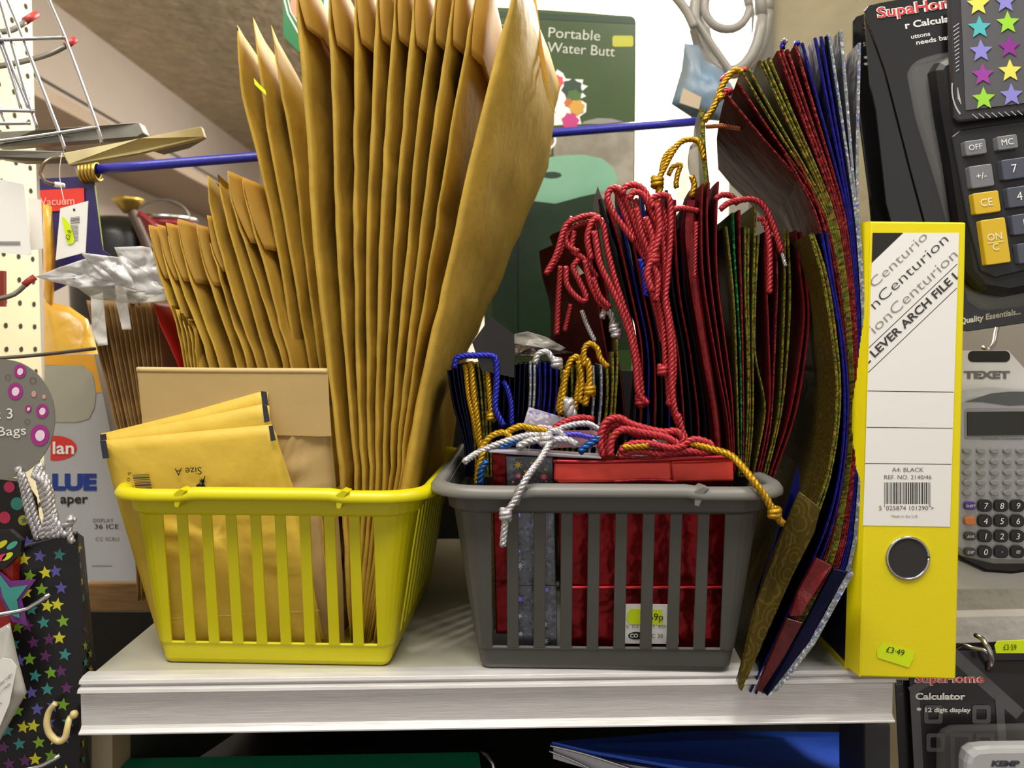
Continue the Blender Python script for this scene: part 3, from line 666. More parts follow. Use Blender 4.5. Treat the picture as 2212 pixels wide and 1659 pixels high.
for i in range(10):
    cur = [(tb[0][i]+(tb[0][i]-tb[300][i])*.25, -75)]+[(tb[v][i], v) for v in (0, 300, 540, 930, 1050, 1400)]
    lab = '%s of the ten tall padded envelopes fanned upright in the yellow basket' % ordw(i, 10, 'leftmost', 'rightmost')
    if i < 9:
        envelope(cur, .592+.0012*i, .27, .011 if i else .014, -.004+.003*i, lab, GT, flap=(fl[i]-14, .006), seed=i, m=kraft)
    else:
        T = envelope([(1122, -75), (1105, 0), (1030, 300), (978, 540), (935, 740), (898, 930), (880, 1040), (805, 1400)],   .588, .27, .015, (lambda v: .045 if v < 0 else .045+.01*v/170 if v < 170 else .055-.026*(v-170)/370 if v < 540 else .029-.036*(v-540)/390 if v < 930 else -.007), 'rightmost and widest of the ten tall padded envelopes, leaning right over the grey basket', GT, seed=9, m=kraft, bulge=.45)
        card('flap', [(1150, -60, .70), (1172, 100, .70), (1186, 176, .70), (1181, 180, .70), (1120, -40, .70)], .001, flapm, T)
        card('flap_corner', [(1160, 95, .715), (1178, 160, .715), (1200, 246, .715), (1184, 215, .715), (1172, 170, .715)], .0012, kraft, T)
GM = 'large padded envelopes behind the fan'
for i, (c, fall) in enumerate([([(512, 52), (514, 120), (524, 210), (558, 340), (600, 540), (640, 795), (672, 1050), (700, 1380)], .03),
                       ([(546, 36), (552, 80), (562, 170), (582, 300), (625, 540), (668, 795), (697, 1050), (715, 1380)], .06),
                       ([(586, 52), (592, 100), (604, 180), (628, 310), (657, 540), (690, 795), (714, 1050), (730, 1380)], .09)]):
    T = envelope(c, .655+.004*i, .24, .012, .01*i, ('leftmost', 'middle', 'rightmost')[i]+' of the three large padded envelopes standing left of the tall fan', GM, seed=20+i, topfall=fall)
    if i == 0:
        decal('yellow_sticker', [[(548, 168), (560, 182), (574, 196), (575, 206), (560, 192), (550, 182)]], dconst(.652), neon, T)
        decal('black_end_mark', [[(511, 56), (515, 62), (515, 68), (511, 66)]], dconst(.654), navy_ink, T)
GM2 = 'middle sized padded envelopes behind the kraft envelope'
for i, c in enumerate([[(448, 378), (452, 440), (470, 520), (503, 640), (530, 720), (556, 795), (610, 1050), (640, 1370)],
                       [(470, 376), (478, 430), (500, 520), (525, 600), (558, 720), (578, 795), (628, 1050), (655, 1370)],
                       [(490, 374), (498, 430), (520, 500), (556, 610), (590, 720), (612, 795), (650, 1050), (670, 1370)],
                       [(523, 388), (532, 440), (548, 500), (580, 610), (608, 720), (628, 795), (662, 1050), (685, 1370)]]):
    envelope(c, .635+.003*i, .20, .0095, .004*i, '%s of the four middle sized padded envelopes rising above the kraft envelope' % ordw(i, 4, 'leftmost', 'rightmost'), GM2,
             seed=30+i, flap=(500+14*i, .006) if i in (2, 3) else None, topfall=.02+.012*i, m=kraft2)
GS = 'small padded envelopes with folded flaps'
for i, c in enumerate([[(320, 491), (332, 550), (352, 620), (380, 700), (412, 795), (470, 1050), (500, 1370)],
                       [(340, 490), (352, 550), (372, 620), (403, 710), (430, 795), (485, 1050), (515, 1370)],
                       [(358, 486), (370, 550), (392, 620), (425, 710), (452, 795), (500, 1050), (530, 1370)],
                       [(382, 478), (393, 540), (412, 610), (446, 710), (474, 795), (520, 1050), (545, 1370)],
                       [(424, 490), (434, 550), (455, 620), (486, 710), (512, 795), (550, 1050), (570, 1370)],
                       [(446, 470), (455, 530), (474, 600), (504, 700), (533, 795), (570, 1050), (590, 1370)]]):
    envelope(c, .622+.0025*i, .17, .0075, .001*i, '%s of the six small padded envelopes with flaps folded over' % ordw(i, 6, 'leftmost', 'rightmost'), GS,
             seed=40+i, flap=([606, 610, 612, 616, 622, 590][i], .004), topfall=.008, m=kraft2 if i % 2 else kraft)
GX = 'thin envelopes low behind the kraft envelope'
for i in range(5):
    envelope([(370+i*9, 660+i*8), (384+i*9, 720), (398+i*7, 795), (430+i*6, 1050), (450+i*6, 1350)], .618+.001*i, .14, .003, 0, '%s of the five thin envelopes showing low beside the red card' % ordw(i, 5), GX, seed=60+i, crum=.5, name='thin_envelope')
# manila cards in clear packs
GB = 'thin manila envelopes standing left of the padded ones'
nB = 14
for i in range(nB):
    f = i/(nB-1); u0 = 186+f*150; u1 = 252+f*110
    envelope([(u0, 648), (u0+(u1-u0)*.45, 780), (u1, 930), (u1+30, 1060), (u1+45, 1300)], .66+.002*(i % 3), .12, .0028+.001*(i % 2), 0, '%s of the fourteen thin manila envelopes in clear packs at the left' % ordw(i, nB), GB, m=manila, seed=70+i, crum=.35, name='manila_envelope')
rc = envelope([(330, 652), (345, 700), (372, 760), (392, 820), (420, 1000)], .645, .06, .009, .004, 'red card standing among the manila envelopes', 'red card', m=mat('red_card', '#b01c20', .4), seed=90, crum=.2, name='red_card', category='card'); del rc['group']

# white plastic film
def crumple(name, outline, d, m, parent=None, amp=.006, n=7, seed=0, **k):
    cx = sum(p[0] for p in outline)/len(outline); cy = sum(p[1] for p in outline)/len(outline); vs, fs = [], []; N = len(outline)
    for j in range(n+1):
        s = 1-j/n
        for u, v in outline:
            uu = cx+(u-cx)*s; vv = cy+(v-cy)*s
            vs.append(P(uu, vv, d+amp*(noise.noise(Vector((uu*.035+seed, vv*.05, 0)))+.5*noise.noise(Vector((uu*.09, vv*.12, seed))))))
    for j in range(n):
        for i in range(N): fs.append((j*N+i, j*N+(i+1) % N, (j+1)*N+(i+1) % N, (j+1)*N+i))
    return mesh(name, vs, fs, m, parent, smooth=True, solid=.0006, **k)
fm = thing('plastic_film', 'crumpled white plastic film lying over the manila envelopes', 'film', P(230, 655, .63))
crumple('film_sheet', dense([(76, 598), (130, 577), (180, 560), (245, 556), (285, 600), (292, 624), (255, 616), (212, 620), (168, 622), (130, 612)], 10), .63, film, fm, seed=1)
crumple('film_sheet', dense([(175, 545), (210, 550), (256, 556), (275, 585), (296, 628), (260, 616), (224, 596), (190, 565)], 10), .626, film, fm, seed=3)
crumple('film_sheet', dense([(247, 534), (305, 532), (326, 535), (345, 580), (366, 632), (330, 640), (292, 628), (268, 580)], 10), .64, film, fm, seed=6)
crumple('film_sheet', dense([(165, 620), (250, 615), (300, 628), (372, 622), (360, 650), (290, 656), (200, 645)], 10), .638, mat('thin_clear_film', '#dcdad0', .25, bump=.5, bs=30, alpha=.45, dist=.004), fm, seed=9)
GL = 'white paper labels on the manila packs'
tag(crumple('paper_label', dense([(196, 640), (222, 632), (233, 745), (212, 748), (200, 720)], 10), .65, whitep, amp=.002), 'lower left white label strip on the manila packs', 'label', GL)
tag(crumple('paper_label', dense([(248, 610), (270, 612), (284, 712), (264, 712), (252, 660)], 10), .645, whitep, amp=.002), 'right hand white label strip on the manila packs', 'label', GL)

# flat envelopes at the front of the yellow basket
def flatenv(name, outline, d, t, m, label, group=None, cat='envelope', lean=0.):
    T = thing(name, label, cat, P(outline[0][0], outline[0][1], d), group)
    v0 = min(p[1] for p in outline); v1 = max(p[1] for p in outline)
    o = dense(outline, 14); cx = sum(p[0] for p in o)/len(o); cy = sum(p[1] for p in o)/len(o); n = 9; N = len(o); vs, fs = [], []
    for j in range(n+1):
        s = 1-(j/n); 
        for u, v in o:
            uu = cx+(u-cx)*s; vv = cy+(v-cy)*s
            h = t*(1-s**6)+.9*t*noise.noise(Vector((uu*.013, vv*.03, d*50)))*(1-s**8)+.1*t*noise.noise(Vector((uu*.03, vv*.05, d*50)))*(1-s**8)
            vs.append(P(uu, vv, d+lean*(v1-vv)/(v1-v0)-h))
    for j in range(n):
        for i in range(N): fs.append((j*N+i, j*N+(i+1) % N, (j+1)*N+(i+1) % N, (j+1)*N+i))
    fs.append(tuple(n*N+i for i in range(N)))
    b = len(vs); vs += [P(u, v, d+lean*(v1-v)/(v1-v0)+t*.4) for u, v in o]; fs.append(tuple(range(b, b+N))); fs += [(i, b+i, b+(i+1) % N, (i+1) % N) for i in range(N)]
    mesh('envelope_body', vs, fs, m, T, smooth=True); return T
kt = flatenv('kraft_envelope', [(295, 795), (500, 797), (709, 798), (712, 900), (718, 960), (727, 1060), (740, 1240), (745, 1400), (380, 1400), (318, 1060), (307, 935), (306, 900)], .597, .004, tan, 'wide plain kraft envelope facing forward with its flap folded down', lean=.002)
prism('flap', [P(u, v, .5925) for u, v in [(296, 796), (500, 798), (709, 799), (711, 870), (716, 943), (690, 944), (600, 941), (380, 939), (308, 937), (306, 900)]], .001, tan, kt, bev=.0006)
tube('folded_edge', [P(297, 799, .594), P(500, 801, .594), P(708, 802, .594)], .0024, mat('kraft_fold', '#c4ab76', .55), kt)
card('black_end_mark', [(712, 860, .596), (718, 860, .596), (722, 878, .596), (714, 878, .596)], .001, navy_ink, kt)
GA = 'yellow size marked bubble envelopes'
E = []
for i, (pl, lab, marks) in enumerate([
    ([(218, 936), (231, 934), (400, 892), (562, 846), (578, 846), (582, 900), (634, 1053), (700, 1380), (360, 1400), (262, 1100)], 'rearmost of the three yellow bubble envelopes, its top edge slanting highest', [[(563, 845), (576, 846), (580, 878), (568, 882)]]),
    ([(216, 941), (400, 908), (566, 873), (582, 877), (584, 915), (626, 1053), (695, 1390), (350, 1402), (258, 1100)], 'middle of the three yellow bubble envelopes', [[(566, 873), (577, 876), (583, 910), (571, 913)], [(216, 939), (229, 937), (231, 950), (217, 952)]]),
    ([(217, 952), (400, 934), (586, 917), (598, 940), (623, 1056), (655, 1180), (686, 1310), (686, 1370), (672, 1398), (350, 1400), (335, 1340), (262, 1100), (236, 1010)], 'front yellow bubble envelope printed Size A upside down', [[(580, 920), (589, 919), (596, 951), (585, 953)], [(216, 952), (229, 951), (236, 989), (222, 991)]])]):
    T = flatenv('bubble_envelope', pl, .591-.006*i, .0028, goldpaper, lab, GA, lean=.0)
    for mk in marks: decal('navy_end_mark', [mk], dconst(.5875-.006*i), navy_ink, T, lift=.001)
    E.append(T)
fd = dconst(.5745)
decal('barcode', [[(286+.26*(v-1026), v), (322+.2*(v-1026), v-1.6), (322.5+.2*(v-1026), v-1.6+h), (286.5+.26*(v-1026), v+h)] for v, h in [(1026, 1.4), (1029, 1), (1031.5, 3), (1036.5, 1.6), (1040.5, 1), (1043, 2), (1047, 3.4), (1052, 1), (1054.5, 3)]], fd, navy_ink, E[2])
text('small_lettering', '5 0313', 277, 1018, 7, fd, black_ink, E[2], rot=-100, width=46)
text('lettering', 'Size A', 436, 1009, 16, fd, black_ink, E[2], rot=183, width=58)
decal('ink_pot_mark', [[(423, 1054), (424, 1048), (430, 1044), (434, 1046), (440, 1044), (446, 1054)]]+fan(star(437, 1040, 9, .3, 1, .4, 9))+[stroke((436, 1050), (443, 1028), 2), stroke((446, 1053), (466, 1052), 1.2)], fd, black_ink, E[2])
decal('seam_line', [stroke((352, 1337), (690, 1318), 1.4)], dconst(.577), mat('pale_seam', '#e8cf7a', .5), E[2])
GP = 'envelope edges low in the right end of the yellow basket'
for i, (a, b) in enumerate([(700, 722), (716, 728)]):
    envelope([(a-8, 1080), (a, 1200), (a+10, 1310), (b+2, 1385)], .588, .1, .004, 0, ('left' if i == 0 else 'right')+' hand one of two small envelope edges low behind the right slots', GP, seed=101+i, m=kraft2, name='thin_envelope')

# ---------------------------------------------------------------- gift bags seen edge on
def bag(name, curve, d0, W, t0, t1, dxb, mats, label, group, n=26, wave=.0015, seed=0, cat='gift bag', topcut=0.):
    R = resample(curve, n); L = len(R); vs, fs, mi = [], [], []
    sl = [0, .12, .3, .5, .7, .88, 1]
    for i, (u, v) in enumerate(R):
        p = P(u, v, d0); f = i/(L-1); t = t0+(t1-t0)*f
        row = [Vector((p.x-t/2, d0+.0012, p.z)), Vector((p.x-t*.2, d0, p.z)), Vector((p.x+t*.2, d0, p.z)), Vector((p.x+t/2, d0+.0012, p.z))]
        for s in sl[1:]:
            wv = wave*noise.noise(Vector((p.z*22+seed, s*3, seed)))*s*4; row.append(Vector((p.x+t/2+dxb*s*s**.2+wv, d0+s*W, p.z)))
        for s in reversed(sl[1:]):
            wv = wave*noise.noise(Vector((p.z*22+seed, s*3, seed)))*s*4; row.append(Vector((p.x-t/2+dxb*s*s**.2+wv, d0+s*W, p.z)))
        vs += row
    N = len(row)
    for i in range(L-1):
        for k in range(N):
            fs.append((i*N+k, i*N+(k+1) % N, (i+1)*N+(k+1) % N, (i+1)*N+k)); mi.append(1 if k < 3 else 0)
    fs.append(tuple(reversed(range(N)))); mi.append(1); fs.append(tuple((L-1)*N+k for k in range(N))); mi.append(0)
    return tag(mesh(name, vs, fs, mats, None, smooth=False, mi=mi, origin=(vs[-1].x, d0+W/2, vs[-1].z)), label, cat, group)
MT = {'red': (redf, rede, 'red'), 'gold': (goldf, golde, 'gold'), 'blue': (bluef, bluee, 'blue'), 'navy': (navyf, navyf, 'dark navy'), 'sil': (silf, sile, 'silver starry'),
      'green': (mat('green_foil', '#0a5028', .3, .8, bump=.5, bs=40), greene, 'green'), 'dark': (darkf, darkf, 'dark'), 'rp': (redf, redfp, 'deep red')}
def fam(prefix, items, d0, W, t0, t1, group, where, dd=.0, dxb=lambda k: .03, seed=0):
    """items: (kind, curve); the label counts within each colour of the family"""
    cnt = {}; tot = {}
    for k, c in items: tot[k] = tot.get(k, 0)+1
    out = []
    for i, (k, c) in enumerate(items):
        j = cnt.get(k, 0); cnt[k] = j+1; nme = MT[k][2]
        pos = 'only' if tot[k] == 1 else ordw(j, tot[k]) if tot[k] > 1 else ''
        lab = ('the only %s gift bag %s' % (nme, where)) if tot[k] == 1 else '%s of the %s %s gift bags %s' % (pos, NUM[tot[k]] if tot[k] < len(NUM) else 'many', nme, where)
        out.append(bag('gift_bag', c, d0+dd*i, W, t0, t1, dxb(i/max(1, len(items)-1)), MT[k][:2], lab, group, seed=seed+i))
    return out
# the tall fan at the right
Lc = [(350, 1708), (420, 1752), (520, 1792), (700, 1822), (900, 1833), (1060, 1815), (1220, 1775), (1380, 1690), (1492, 1634)]
Rc = [(350, 1850), (420, 1853), (520, 1860), (700, 1868), (900, 1867), (1060, 1858), (1230, 1839), (1380, 1755), (1497, 1662)]
tips = [(1572, 205, 'red'), (1595, 178, 'red'), (1604, 154, 'gold'), (1619, 149, 'gold'), (1643, 129, 'gold'), (1653, 130, 'gold'), (1663, 124, 'gold'), (1683, 109, 'red'), (1690, 106, 'red'), (1702, 106, 'red'),
        (1720, 97, 'red'), (1734, 92, 'blue'), (1762, 81, 'blue'), (1775, 78, 'blue'), (1786, 78, 'navy'), (1792, 72, 'sil'), (1818, 64, 'sil'), (1858, 92, 'sil')]
u4 = [1755, 1762, 1768, 1774, 1780, 1785, 1790, 1797, 1803, 1808, 1815, 1822, 1828, 1833, 1838, 1843, 1847, 1852]
items = []
for i, (tu, tv, k) in enumerate(tips):
    kk = (u4[i]-1755)/(1852-1755); c = [(tu, tv)]
    m1 = u4[i]+(tu-u4[i])*.55-8*(1-kk); c.append((m1, tv+(420-tv)*.42))
    for (v, a), (v2, b) in zip(Lc[1:], Rc[1:]): c.append((a+(b-a)*kk, v))
    items.append((k, c))
fan_bags = fam('fan', items, .562, .23, .0024, .0009, 'tall foil bags fanned beside the yellow file', 'in the tall fan beside the yellow file', dd=-.0006, dxb=lambda k: .035+.02*(1-k), seed=200)
items = [('red', [(1697, 333), (1735, 400), (1775, 500), (1808, 700), (1822, 900), (1805, 1060), (1765, 1220), (1698, 1370)]), ('red', [(1713, 325), (1750, 400), (1784, 500), (1814, 700), (1827, 900), (1808, 1060), (1770, 1220), (1702, 1370)])]
for i, (k, c) in enumerate(items): bag('gift_bag', c, .5605, .2, .0022, .001, .05, MT[k][:2], ('left' if i == 0 else 'right')+' one of two shorter red bags standing before the tall fan', 'shorter red bags before the tall fan', seed=240+i)
items = [('gold', [(1756, 503), (1785, 590), (1806, 720), (1816, 860), (1800, 1000), (1768, 1110), (1690, 1290), (1612, 1470), (1602, 1492)]),
         ('gold', [(1752, 506), (1779, 600), (1800, 730), (1810, 860), (1795, 1000), (1760, 1110), (1680, 1290), (1608, 1465), (1600, 1490)]),
         ('blue', [(1776, 503), (1792, 590), (1818, 740), (1826, 900), (1812, 1040), (1778, 1160), (1700, 1330), (1622, 1496)]),
         ('blue', [(1786, 500), (1800, 600), (1826, 760), (1832, 900), (1818, 1050), (1784, 1180), (1712, 1340), (1634, 1500)])]
low = fam('low', items, .556, .17, .0024, .0014, 'waist high foil bags at the foot of the tall fan', 'waist high in front of the tall fan', dxb=lambda k: .02, seed=250)
# the folded foot of the fan: pieces lying in front, gold with swirls, red, silver
def footcard(pts, m, label, d=.545, t=.003): return tag(card('folded_gift_bag', [(u, v, dd_) for u, v, dd_ in pts], t, m, bev=.0005), label, 'gift bag', 'folded bags at the foot of the tall fan')
footcard([(1728, 1062, .56), (1773, 1098, .545), (1760, 1150, .545), (1688, 1292, .54), (1602, 1492, .535), (1594, 1478, .54), (1626, 1330, .55), (1660, 1220, .56)], goldf, 'gold swirl patterned folded bag slanting beside the grey basket')
footcard([(1655, 1240, .565), (1728, 1064, .572), (1725, 1000, .575), (1715, 1080, .575), (1680, 1180, .575), (1640, 1270, .565), (1600, 1450, .55), (1590, 1475, .55)], bluef, 'blue folded bag between the grey basket and the gold swirl bag', t=.002)
footcard([(1764, 1205, .545), (1798, 1222, .54), (1782, 1256, .54), (1730, 1330, .535), (1706, 1332, .54), (1722, 1280, .545)], mat('bright_red_foil', '#6a1218', .35, .5, bump=.9, bs=80, var=.4, vs=90), 'red folded bag low in the tall fan')
footcard([(1700, 1335, .542), (1735, 1345, .536), (1650, 1500, .532), (1634, 1490, .536)], mat('dark_red_foil', '#4a0e12', .35, .4, bump=.9, bs=120, var=.4, vs=90), 'dark red folded bag under the red one')
footcard([(1800, 1228, .54), (1838, 1236, .533), (1752, 1388, .53), (1656, 1503, .528), (1648, 1494, .532), (1738, 1350, .535)], navyf, 'dark navy folded bag with a silver edge at the foot of the fan')
tag(prism('folded_gift_bag', [P(u, v, .5285) for u, v in [(1839, 1228), (1844, 1240), (1760, 1392), (1684, 1490), (1658, 1504), (1752, 1386)]], .002, sile), 'silver glitter edged folded bag nearest the yellow file', 'gift bag', 'folded bags at the foot of the tall fan')

# mid bags on the right of the grey basket
mr = [('rp', [(1519, 397), (1516, 470), (1520, 600), (1545, 760), (1572, 905), (1580, 1020)]), ('rp', [(1532, 394), (1528, 470), (1535, 600), (1556, 760), (1578, 905), (1584, 1020)]), ('rp', [(1552, 392), (1548, 470), (1550, 600), (1568, 744), (1582, 860), (1588, 1020)]),
      ('gold', [(1570, 489), (1578, 560), (1586, 649), (1590, 728), (1595, 905), (1598, 1030)]), ('green', [(1584, 459), (1588, 560), (1594, 649), (1600, 760), (1602, 905), (1602, 1030)]), ('red', [(1598, 453), (1600, 560), (1604, 700), (1607, 905), (1606, 1030)]),
      ('gold', [(1611, 489), (1611, 560), (1611, 633), (1617, 800), (1616, 905), (1609, 1030)]), ('gold', [(1618, 492), (1617, 600), (1618, 700), (1621, 905), (1612, 1030)]), ('gold', [(1633, 443), (1631, 532), (1627, 700), (1627, 905), (1616, 1030)]),
      ('gold', [(1640, 507), (1633, 633), (1632, 760), (1650, 850), (1652, 905), (1628, 1030)]), ('rp', [(1655, 500), (1656, 600), (1660, 700), (1664, 860), (1655, 940), (1636, 1030)]), ('red', [(1674, 510), (1680, 600), (1676, 720), (1670, 860), (1662, 940), (1642, 1030)]),
      ('gold', [(1697, 494), (1695, 665), (1690, 791), (1681, 905), (1650, 1030)]), ('gold', [(1703, 500), (1708, 640), (1700, 791), (1686, 905), (1656, 1030)]), ('rp', [(1720, 497), (1730, 590), (1738, 680), (1726, 791), (1704, 905), (1664, 1030)]), ('rp', [(1730, 500), (1742, 600), (1748, 690), (1738, 791), (1716, 905), (1672, 1030)])]
mid_right = fam('mr', mr, .6, .15, .0019, .0011, 'foil bags standing at the right of the grey basket', 'at the right inside the grey basket', dd=-.0004, dxb=lambda k: .012, seed=300)
for i, (c, dx) in enumerate([([(1268, 500), (1280, 580), (1300, 700), (1326, 860), (1335, 1000)], -.034), ([(1284, 462), (1300, 560), (1322, 700), (1346, 860), (1350, 1000)], -.03)]):
    bag('gift_bag', c, .648-.006*i, .13, .0026, .0016, dx, (redf, MT['rp'][1]), ('left' if i == 0 else 'right')+' one of two dark red bags spread wide behind the leftmost red cords', 'dark red bags behind the leftmost cords', seed=370+i)
wr = bag('gift_bag', [(1497, 432), (1492, 500), (1500, 600), (1522, 744), (1548, 905), (1556, 1020)], .607, .12, .0085, .004, .012, (redf, mat('wide_red_foil_side', '#84181e', .35, .45, bump=1., bs=60, var=.45, vs=50, dist=.003)), 'red gift bag with the widest twisted side, right of the cord knot', 'wide', seed=360); del wr['group']
gb2 = bag('gift_bag', [(1518, 236), (1519, 300), (1524, 360), (1530, 420), (1536, 520)], .66, .12, .0045, .004, .02, MT['gold'][:2], 'gold edged bag rising highest behind the red bags by the rod end', 'highest bag', seed=330); del gb2['group']
# mid bags on the left, carrying the red cords
mlk = ['dark', 'rp', 'blue', 'rp', 'dark', 'blue', 'rp', 'rp', 'dark', 'rp', 'dark', 'rp', 'dark']
Lm = [(430, 1296), (520, 1322), (640, 1352), (760, 1374), (905, 1368), (1010, 1358)]; Rm = [(430, 1512), (520, 1506), (640, 1508), (760, 1530), (905, 1556), (1010, 1560)]
ml = []
for i, k in enumerate(mlk):
    f = i/(len(mlk)-1); ml.append((k, [(a+(b-a)*f, v+(22*math.sin(i*2.1) if j == 0 else 0)) for j, ((v, a), (v2, b)) in enumerate(zip(Lm, Rm))]))
mid_left = fam('ml', ml, .63, .13, .0026, .0016, 'foil bags under the red cords', 'in the middle of the grey basket', dxb=lambda k: .02, seed=350)
tag(card('clear_tag', [(1280, 446, .69), (1291, 402, .69), (1316, 470, .69), (1290, 500, .69)], .001, mat('smoky_film', '#4a4038', .2, alpha=.8)), 'smoky clear tag sticking up left of the red cords', 'tag')
for i, pts in enumerate([[(1465, 320), (1484, 318), (1488, 432), (1462, 430)], [(1488, 325), (1508, 315), (1512, 430), (1492, 434)]]):
    tag(card('clear_tag', [(u, v, .665+.006*i) for u, v in pts], .0008, mat('clear_tag_film', '#d9d2c6', .15, alpha=.35)), ('left' if i == 0 else 'right')+' clear film tag inside the gold cord loop', 'tag')

# small bags at the left of the grey basket
sm = [('navy', 968, 1004, 800), ('navy', 977, 1010, 790), ('navy', 986, 1016, 786), ('navy', 994, 1020, 786), ('gold', 1001, 1026, 790), ('gold', 1012, 1034, 786), ('gold', 1022, 1040, 786), ('gold', 1032, 1046, 782), ('gold', 1042, 1052, 779), ('gold', 1053, 1060, 784),
      ('navy', 1064, 1068, 786), ('navy', 1078, 1077, 800), ('navy', 1090, 1086, 790), ('navy', 1102, 1096, 790), ('navy', 1113, 1106, 788), ('navy', 1124, 1116, 786), ('navy', 1134, 1126, 786), ('sil', 1146, 1136, 782), ('sil', 1155, 1144, 784),
      ('blue', 1166, 1154, 782), ('blue', 1178, 1166, 784), ('blue', 1190, 1178, 782), ('blue', 1203, 1190, 786), ('gold', 1213, 1203, 792), ('gold', 1224, 1214, 794), ('gold', 1236, 1226, 790), ('gold', 1248, 1238, 792), ('dark', 1262, 1254, 796), ('sil', 1282, 1274, 790), ('sil', 1299, 1290, 788), ('gold', 1312, 1304, 790), ('gold', 1324, 1316, 760), ('gold', 1334, 1324, 732)]
items = [(k, [(a, v), (a+(b-a)*.35+(3 if k != 'navy' else 0), v+75), (b, 960), (b+2, 1030)]) for k, a, b, v in sm]
small = fam('sm', items, .612, .10, .0023, .0021, 'small foil bags at the left rear of the grey basket', 'in the small row in the grey basket', dxb=lambda k: .004, seed=400)
tag(card('gift_bag', [(1112, 745, .70), (1160, 742, .69), (1195, 752, .69), (1240, 762, .70), (1150, 770, .70), (1112, 769, .70)], .02, holo('pink_sparkle_foil', '#b09ca0', ['#e0a0a0', '#e8d0a0', '#ffffff'], 500, .3, .6), bev=.001), 'pale pink sparkly bag lying behind the small row', 'gift bag')
tag(crumple('plastic_film', dense([(1110, 722), (1140, 716), (1180, 728), (1222, 752), (1210, 758), (1150, 748), (1110, 742)], 10), .66, mat('thin_clear_film', '#dcdad0', .2), amp=.004), 'clear crumpled film above the pink sparkly bag', 'film')
tag(card('dark_tag', [(1020, 740, .60), (1060, 684, .60), (1111, 722, .60), (1111, 816, .60), (1040, 800, .60)], .0008, mat('dark_smoky_film', '#1c1716', .35, alpha=.95)), 'dark smoky card with a pointed top leaning on the rightmost tall envelope', 'card')

# ---------------------------------------------------------------- the bags at the front of the grey basket
def P3(l, d): return [P(u, v, d) for u, v in l]
rb_ = thing('gift_bag', 'large red foil bag lying flat against the front of the grey basket', 'gift bag', P(1390, 1412, .60))
redface = mat('red_foil_front', '#7e1014', .28, .8, bump=1., bs=30, var=.35, vs=22, dist=.005)
prism('bag_body', P3([(1204, 990), (1585, 990), (1580, 1200), (1570, 1412), (1218, 1412), (1208, 1200)], .5695), .022, redface, rb_, bev=.001)
card('folded_base', [(1212, 1270, .5675), (1573, 1270, .5675), (1568, 1412, .5675), (1218, 1412, .5675)], .0018, redface, rb_, bev=.0005)
tube('fold_line', [P(1212, 1269, .567), P(1573, 1269, .567)], .0012, mat('red_fold_highlight', '#e04048', .2, .6), rb_)  # highlight along the fold, painted in as a brighter red
sm_red = mat('smooth_red_foil', '#d8453a', .3, .55, bump=.3, bs=12, dist=.004)
card('turned_top', [(1197, 998, .563), (1450, 996, .563), (1452, 1036, .561), (1440, 1042, .561), (1210, 1044, .561), (1196, 1038, .562)], .004, sm_red, rb_, bev=.0015)
card('turned_top', [(1449, 998, .5645), (1585, 995, .5645), (1586, 1040, .5635), (1452, 1042, .5635)], .004, sm_red, rb_, bev=.0015)
tube('top_edge', [P(1195, 996, .562), P(1300, 998, .5615), P(1400, 994, .562), P(1587, 986, .564)], .0013, mat('red_edge_tape', '#b82a34', .3, .4), rb_)
tube('glue_cord', [P(1326, 1040, .560), P(1400, 1036, .5598), P(1460, 1040, .560)], .0012, redc, rb_)
tg = tag(card('price_label', [(1344, 1305, .5665), (1466, 1306, .5665), (1466, 1391, .5665), (1344, 1390, .5665)], .0006, whitep), 'white label with a 69p sticker on the red bag behind the slots', 'label')
tgd = dconst(.5665)
lb = decal('yellow_sticker', [[(1355, 1326), (1362, 1315), (1430, 1317), (1432, 1350), (1360, 1348), (1354, 1338)]], tgd, neon, tg, lift=.0005)
text('price_lettering', '69p', 1401, 1340, 15, tgd, black_ink, tg, lift=.001)
text('small_lettering', '5 0221 01 6040', 1352, 1356, 6, tgd, pale_ink, tg, width=100)
decal('oval_print', [ell(1374, 1373, 17, 8)], tgd, black_ink, tg); text('oval_lettering', 'CO', 1361, 1377, 8, tgd, white_ink, tg, lift=.001, bold=.03)
text('small_lettering', 'C 30', 1407, 1378, 9, tgd, grey_ink, tg)
rb2 = thing('gift_bag', 'narrow dark red foil bag edge at the left slot of the grey basket', 'gift bag', P(1078, 1400, .585))
card('bag_body', [(1062, 980, .575), (1094, 980, .575), (1100, 1370, .575), (1072, 1370, .575)], .012, redface, rb2, bev=.0008)
card('gold_edge', [(1054, 1110, .578), (1068, 1110, .578), (1076, 1360, .578), (1066, 1360, .578)], .006, goldf, rb2)
sb = thing('gift_bag', 'silver foil bag printed with bursting stars at the front of the grey basket', 'gift bag', P(1140, 1410, .585))
card('bag_body', [(1092, 984, .568), (1196, 986, .568), (1204, 1410, .568), (1112, 1410, .568)], .016, silf, sb, bev=.001)
card('folded_base', [(1106, 1266, .5665), (1202, 1266, .5665), (1204, 1410, .5665), (1112, 1410, .5665)], .0012, silf, sb, bev=.0005)
card('top_band', [(1054, 970, .565), (1120, 972, .562), (1300, 984, .562), (1300, 992, .562), (1120, 983, .562), (1056, 978, .565)], .012, mat('white_foil_band', '#d8d4dc', .2, .5), sb, bev=.0006)
sdf = dconst(.566); stc = [mat('star_ink_a', '#c8b040', .4, .3), mat('star_ink_b', '#d06878', .4, .3), mat('star_ink_c', '#9a78f0', .4, .1), mat('star_ink_d', '#b4bac8', .4, .2)]
